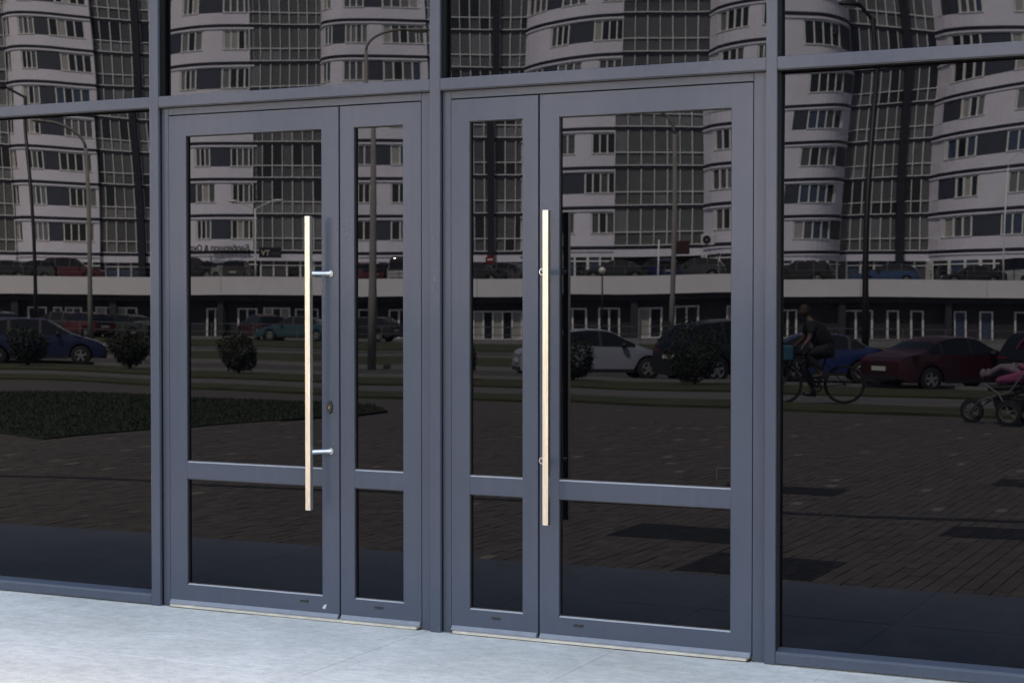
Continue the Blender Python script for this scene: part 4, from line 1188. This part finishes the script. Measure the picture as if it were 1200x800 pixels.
def head_mesh(root, c, hair, tilt=0.0, scale=1.0):
    """head facing local +x: skull, jaw, brow, nose, lips, ears, eyes; hair as its own part"""
    b = MB(); n, m_ = 22, 18
    for i in range(m_ + 1):
        ph = math.pi * i / m_
        for k in range(n):
            th = 2 * math.pi * k / n
            x, y, z = math.sin(ph) * math.cos(th), math.sin(ph) * math.sin(th), -math.cos(ph)
            px_, py_, pz_ = x * .098, y * .076, z * .118
            if z < -.1: py_ *= 1 + .35 * z; px_ *= (1 + .12 * z) if x > 0 else (1 + .45 * z)
            if x > .8 and abs(y) < .32: px_ += .024 * math.exp(-((z + .16) / .17) ** 2) * math.exp(-(y / .16) ** 2) - .008 * math.exp(-((z - .08) / .10) ** 2)
            if x > .8: px_ += .006 * math.exp(-((z + .50) / .08) ** 2) * math.exp(-(y / .25) ** 2)
            b.v.append((px_, py_, pz_))
    for i in range(m_):
        for k in range(n):
            a0 = i * n + k; a1 = i * n + (k + 1) % n; b.face((a0, a1, a1 + n, a0 + n))
    for s in (1, -1): b.ball((-.008, s * .078, -.008), (.018, .010, .032), 8, 6)
    hd = b.build("head", M['skin'], root, lambda x, y, z: (c[0] + scale * (x * math.cos(tilt) + z * math.sin(tilt)), c[1] + scale * y, c[2] + scale * (z * math.cos(tilt) - x * math.sin(tilt))), smooth=True)
    ee = MB()
    for s in (1, -1): ee.ball((.083, s * .032, .010), (.012, .014, .008), 8, 6)
    X = lambda x, y, z: (c[0] + scale * (x * math.cos(tilt) + z * math.sin(tilt)), c[1] + scale * y, c[2] + scale * (z * math.cos(tilt) - x * math.sin(tilt)))
    ee.build("eyes", M['trim'], hd, X, smooth=True)
    b = MB()
    for i in range(10):
        ph = math.pi * (.40 if True else 0) * i / 9
        for k in range(n):
            th = 2 * math.pi * k / n
            ext = 1.0 if math.cos(th) > .3 else 1.55
            p2 = ph * ext
            b.v.append((math.sin(p2) * math.cos(th) * .104 - .006, math.sin(p2) * math.sin(th) * .083, math.cos(p2) * .126 + .004))
    for i in range(9):
        for k in range(n):
            a0 = i * n + k; a1 = i * n + (k + 1) % n; b.face((a0, a0 + n, a1 + n, a1))
    b.build("hair", hair, root, X, smooth=True)

# cyclist riding to the photograph's left (local +x)
d = 30.2
cz = ground_z(uu(955, d), d)
cyc = tag(empty("bicycle", c2w(uu(955, d), d, cz), THETA - .04), "dark bicycle ridden leftwards along the path, mirrored in the right-hand pane", "bicycle")
RW, FW, WR = (-.54, 0, .35), (.53, 0, .35), .35
for c in (RW, FW):
    b = MB(); b.ring(c, WR - .035, WR, .02, 32); w = b.build("wheel", M['tyre'], cyc, smooth=False)
    b = MB(); b.ring(c, WR - .05, WR - .033, .012, 32)
    for k in range(14):
        a = 2 * math.pi * k / 14; b.tube([c, (c[0] + math.cos(a) * (WR - .04), 0, c[2] + math.sin(a) * (WR - .04))], .0022, 4)
    b.tube([(c[0], -.04, c[2]), (c[0], .04, c[2])], .02, 10); b.build("rim", M['black_metal'], w)
b = MB(); bb, st, hd = (-.08, 0, .30), (-.22, 0, .82), (.34, 0, .85)
for p, q, r in ((bb, st, .017), (bb, (.37, 0, .72), .02), (st, hd, .017), (bb, RW, .011), ((-.20, 0, .76), RW, .010), (hd, (.38, 0, .68), .019)): b.tube([p, q], r, 8)
b.build("frame", M['black_metal'], cyc)
b = MB()
for s in (-.055, .055): b.tube([(.38, s, .68), (.44, s, .5), (FW[0], s, FW[2])], .011, 8)
b.build("fork", M['black_metal'], cyc)
b = MB(); b.tube([(.33, 0, .84), (.30, 0, 1.02)], .014, 8); b.tube([(.22, .30, 1.05), (.32, .16, 1.03), (.32, -.16, 1.03), (.22, -.30, 1.05)], .012, 8); b.build("handlebar", M['black_metal'], cyc)
b = MB(); b.ball((-.26, 0, .93), (.13, .065, .035), 12, 6); b.tube([st, (-.25, 0, .92)], .013, 8); b.build("saddle", M['trim'], cyc, smooth=True)
b = MB(); b.ring((-.08, .05, .30), .07, .095, .005, 20); b.tube([(-.08, .06, .30), (-.02, .09, .14)], .009, 6); b.tube([(-.08, -.06, .30), (-.14, -.09, .46)], .009, 6)
b.box(-.08, .04, .08, .17, .125, .145); b.box(-.20, -.08, -.17, -.08, .455, .475); b.build("crankset", M['black_metal'], cyc)
rider = tag(empty("person", c2w(uu(955, d), d, cz), THETA - .04), "cyclist in black T-shirt and trousers leaning over the handlebar of the dark bicycle", "person")
P = {'pelvis': (-.24, 0, 1.02), 'chest': (.00, 0, 1.40), 'neck': (.08, 0, 1.55), 'head': (.13, 0, 1.66),
     'l': dict(hip=(-.20, .11, .98), knee=(.16, .13, .66), ankle=(-.05, .13, .22), toe=(.08, .13, .16), shoulder=(.03, .18, 1.44), elbow=(.12, .24, 1.17), wrist=(.20, .29, 1.09)),
     'r': dict(hip=(-.20, -.11, .98), knee=(.18, -.13, .90), ankle=(-.14, -.13, .54), toe=(-.02, -.13, .485), shoulder=(.03, -.18, 1.44), elbow=(.12, -.24, 1.17), wrist=(.20, -.29, 1.09))}
J, E = body_graph(P); figure("body", J, E, rider, M['skin'])
head_mesh(rider, (.15, 0, 1.68), M['hair'], .15)
SJ = {'pelvis': (-.24, 0, 1.00, .185), 'waist': (-.13, 0, 1.20, .21), 'chest': (0, 0, 1.38, .235), 'nk': (.05, 0, 1.48, .11)}
SE = [('pelvis', 'waist'), ('waist', 'chest'), ('chest', 'nk')]
for s in 'lr':
    q = P[s]; a, c = Vector(q['shoulder']), Vector(q['elbow']); e = a + (c - a) * .7
    SJ[s + 's'] = (*a, .088); SJ[s + 'e'] = (*e, .072); SE += [('chest', s + 's'), (s + 's', s + 'e')]
figure("t_shirt", SJ, SE, rider, M['black_cloth'])
SJ = {'pelvis': (-.25, 0, 1.00, .15)}; SE = []
for s in 'lr':
    q = P[s]; a, c = Vector(q['hip']), Vector(q['knee']); k_ = Vector(q['ankle']) + Vector((0, 0, .07))
    SJ[s + 'h'] = (*a, .125); SJ[s + 'k'] = (*c, .092); SJ[s + 'a'] = (*k_, .06); SE += [('pelvis', s + 'h'), (s + 'h', s + 'k'), (s + 'k', s + 'a')]
figure("trousers", SJ, SE, rider, M['black_cloth'])
for s in 'lr':
    q = P[s]; b = MB(); a, t = q['ankle'], q['toe']
    b.ball(((a[0] + t[0]) / 2 + .01, a[1], (a[2] + t[2]) / 2 - .015), (.125, .048, .05), 12, 7); b.build("shoe", M['trim'], rider, smooth=True)
# turquoise bag on the handlebar
b = MB(); b.box(.36, .52, -.14, .14, .78, 1.06); o = b.build("handlebar_bag", M['teal_cloth'], cyc, bevel=.03)

# person in white on the deck
d = 114.5
pw = tag(empty("person", c2w(uu(840, d), d, DK), THETA), "person in white clothes standing on the deck near the lobby", "person")
P = {'pelvis': (0, 0, .92), 'chest': (0, 0, 1.30), 'neck': (.01, 0, 1.48), 'head': (.02, 0, 1.60),
     'l': dict(hip=(0, .10, .88), knee=(.02, .10, .48), ankle=(0, .10, .08), toe=(.13, .10, .04), shoulder=(0, .19, 1.40), elbow=(-.02, .24, 1.12), wrist=(.05, .25, .87)),
     'r': dict(hip=(0, -.10, .88), knee=(.02, -.10, .48), ankle=(-.02, -.10, .08), toe=(.11, -.10, .04), shoulder=(0, -.19, 1.40), elbow=(-.02, -.24, 1.12), wrist=(.05, -.25, .87))}
J, E = body_graph(P); figure("body", J, E, pw, M['skin'], 1); head_mesh(pw, (.02, 0, 1.62), M['hair'])
SJ = {'pelvis': (0, 0, .88, .15), 'waist': (0, 0, 1.1, .14), 'chest': (0, 0, 1.32, .165), 'nk': (0, 0, 1.43, .08)}; SE = [('pelvis', 'waist'), ('waist', 'chest'), ('chest', 'nk')]
for s in 'lr':
    q = P[s]; SJ[s + 's'] = (*q['shoulder'], .08); SJ[s + 'e'] = (*q['elbow'], .06); SE += [('chest', s + 's'), (s + 's', s + 'e')]
figure("shirt", SJ, SE, pw, M['white_cloth'], 1)
SJ = {'pelvis': (0, 0, .90, .14)}; SE = []
for s in 'lr':
    q = P[s]; SJ[s + 'h'] = (*q['hip'], .11); SJ[s + 'k'] = (*q['knee'], .08); SJ[s + 'a'] = (q['ankle'][0], q['ankle'][1], .12, .065); SE += [('pelvis', s + 'h'), (s + 'h', s + 'k'), (s + 'k', s + 'a')]
figure("trousers", SJ, SE, pw, M['white_cloth'], 1)

# pushchair at the right edge, facing the photograph's left, with a child lying back in it
d = 23.9
pc = tag(empty("pushchair", c2w(6.97, d, PZ), THETA + .7), "black-wheeled pushchair with pink cover at the right edge of the glass", "pushchair")
def wheel(x, y, r):
    b = MB(); b.ring((x, y, r), r - .045, r, .028, 26); w = b.build("wheel", M['tyre'], pc)
    b = MB(); b.ring((x, y, r), r - .062, r - .043, .02, 26); b.ring((x, y, r), 0, .028, .035, 12)
    for k in range(5):
        a = 2 * math.pi * k / 5; b.tube([(x, y, r), (x + math.cos(a) * (r - .05), y, r + math.sin(a) * (r - .05))], .009, 5)
    b.build("rim", M['greyline'], w)
wheel(.50, 0, .155); wheel(-.12, -.29, .165); wheel(-.12, .29, .165)
b = MB()
for s in (-.26, .26):
    b.tube([(.50, s * .2, .155), (.30, s * .7, .30), (-.12, s, .42), (-.45, s, .85), (-.62, s, 1.05)], .013, 8); b.tube([(-.12, s * 1.08, .165), (.02, s, .40), (.22, s, .52)], .012, 8)
b.tube([(-.62, -.26, 1.05), (-.66, 0, 1.07), (-.62, .26, 1.05)], .017, 8); b.tube([(-.12, -.29, .165), (-.12, .29, .165)], .012, 8); b.build("frame", M['greyline'], pc)
b = MB(); b.hexa([(.20, -.2, .42), (-.30, -.2, .46), (-.30, .2, .46), (.20, .2, .42), (.22, -.2, .50), (-.30, -.2, .54), (-.30, .2, .54), (.22, .2, .50)])
b.hexa([(-.28, -.2, .48), (-.56, -.2, .92), (-.56, .2, .92), (-.28, .2, .48), (-.22, -.2, .53), (-.50, -.2, .96), (-.50, .2, .96), (-.22, .2, .53)]); b.build("seat", M['trim'], pc, bevel=.03)
b = MB(); b.hexa([(.10, -.23, .52), (-.42, -.23, .56), (-.42, .23, .56), (.10, .23, .52), (.08, -.23, .60), (-.40, -.23, .74), (-.40, .23, .74), (.08, .23, .60)]); b.build("cover", M['pink'], pc, bevel=.04)
b = MB()
for k in range(7):
    a0 = R_(20 + k * 18); a1 = R_(20 + (k + 1) * 18)
    f = lambda a: (-.52 + .34 * math.cos(a), .86 + .30 * math.sin(a))
    p, q = f(a0), f(a1); b.hexa([(p[0], -.23, p[1]), (q[0], -.23, q[1]), (q[0], .23, q[1]), (p[0], .23, p[1]), (p[0] * .98, -.23, p[1] + .012), (q[0] * .98, -.23, q[1] + .012), (q[0] * .98, .23, q[1] + .012), (p[0] * .98, .23, p[1] + .012)])
b.build("hood", M['pink'], pc)
b = MB(); b.hexa([(.10, -.2, .20), (-.25, -.2, .20), (-.25, .2, .20), (.10, .2, .20), (.14, -.22, .36), (-.28, -.22, .36), (-.28, .22, .36), (.14, .22, .36)]); b.build("basket", M['trim'], pc, bevel=.02)
kid = tag(empty("person", c2w(6.97, d, PZ), THETA + .7), "small child in patterned leggings lying back in the pushchair", "person")
S = .52
P = {'pelvis': (-.25, 0, .66), 'chest': (-.38, 0, .80), 'neck': (-.43, 0, .88), 'head': (-.46, 0, .93),
     'l': dict(hip=(-.22, .06, .66), knee=(.06, .08, .74), ankle=(.27, .08, .60), toe=(.34, .08, .67), shoulder=(-.38, .11, .82), elbow=(-.30, .15, .72), wrist=(-.20, .12, .76)),
     'r': dict(hip=(-.22, -.06, .66), knee=(.06, -.08, .74), ankle=(.27, -.08, .60), toe=(.34, -.08, .67), shoulder=(-.38, -.11, .82), elbow=(-.30, -.15, .72), wrist=(-.20, -.12, .76))}
J, E = body_graph(P)
J = {k: (*v[:3], v[3] * .55) for k, v in J.items()}
for s in 'lr':
    w = Vector(P[s]['wrist'])
    for k in J:
        if k.startswith(s + 'f') or k[1:] in ('ta', 'tb', 'tc', 'palm'):
            p = w + (Vector(J[k][:3]) - w) * .55 if k[0] == s else None
            if p: J[k] = (*p, J[k][3])
figure("body", J, E, kid, M['skin'], 1)
SJ = {'pelvis': (-.25, 0, .66, .085)}; SE = []
for s in 'lr':
    q = P[s]; SJ[s + 'h'] = (*q['hip'], .065); SJ[s + 'k'] = (*q['knee'], .052); SJ[s + 'a'] = (*q['ankle'], .042); SE += [('pelvis', s + 'h'), (s + 'h', s + 'k'), (s + 'k', s + 'a')]
figure("leggings", SJ, SE, kid, M['lilac'], 1)
SJ = {'pelvis': (-.27, 0, .68, .09), 'chest': (-.38, 0, .80, .10), 'nk': (-.42, 0, .86, .05)}; SE = [('pelvis', 'chest'), ('chest', 'nk')]
for s in 'lr':
    q = P[s]; SJ[s + 's'] = (*q['shoulder'], .05); SJ[s + 'e'] = (*q['elbow'], .042); SJ[s + 'w'] = (*q['wrist'], .034); SE += [('chest', s + 's'), (s + 's', s + 'e'), (s + 'e', s + 'w')]
figure("jumper", SJ, SE, kid, M['pink'], 1)
for s in 'lr':
    q = P[s]; b = MB(); a, t = q['ankle'], q['toe']; b.ball(((a[0] + t[0]) / 2, a[1], (a[2] + t[2]) / 2), (.05, .032, .065), 10, 6); b.build("shoe", M['lilac'], kid, smooth=True)
head_mesh(kid, (-.46, 0, .97), M['hair'], -.5, .78)

pc.scale = kid.scale = (1.15, 1.15, 1.15)
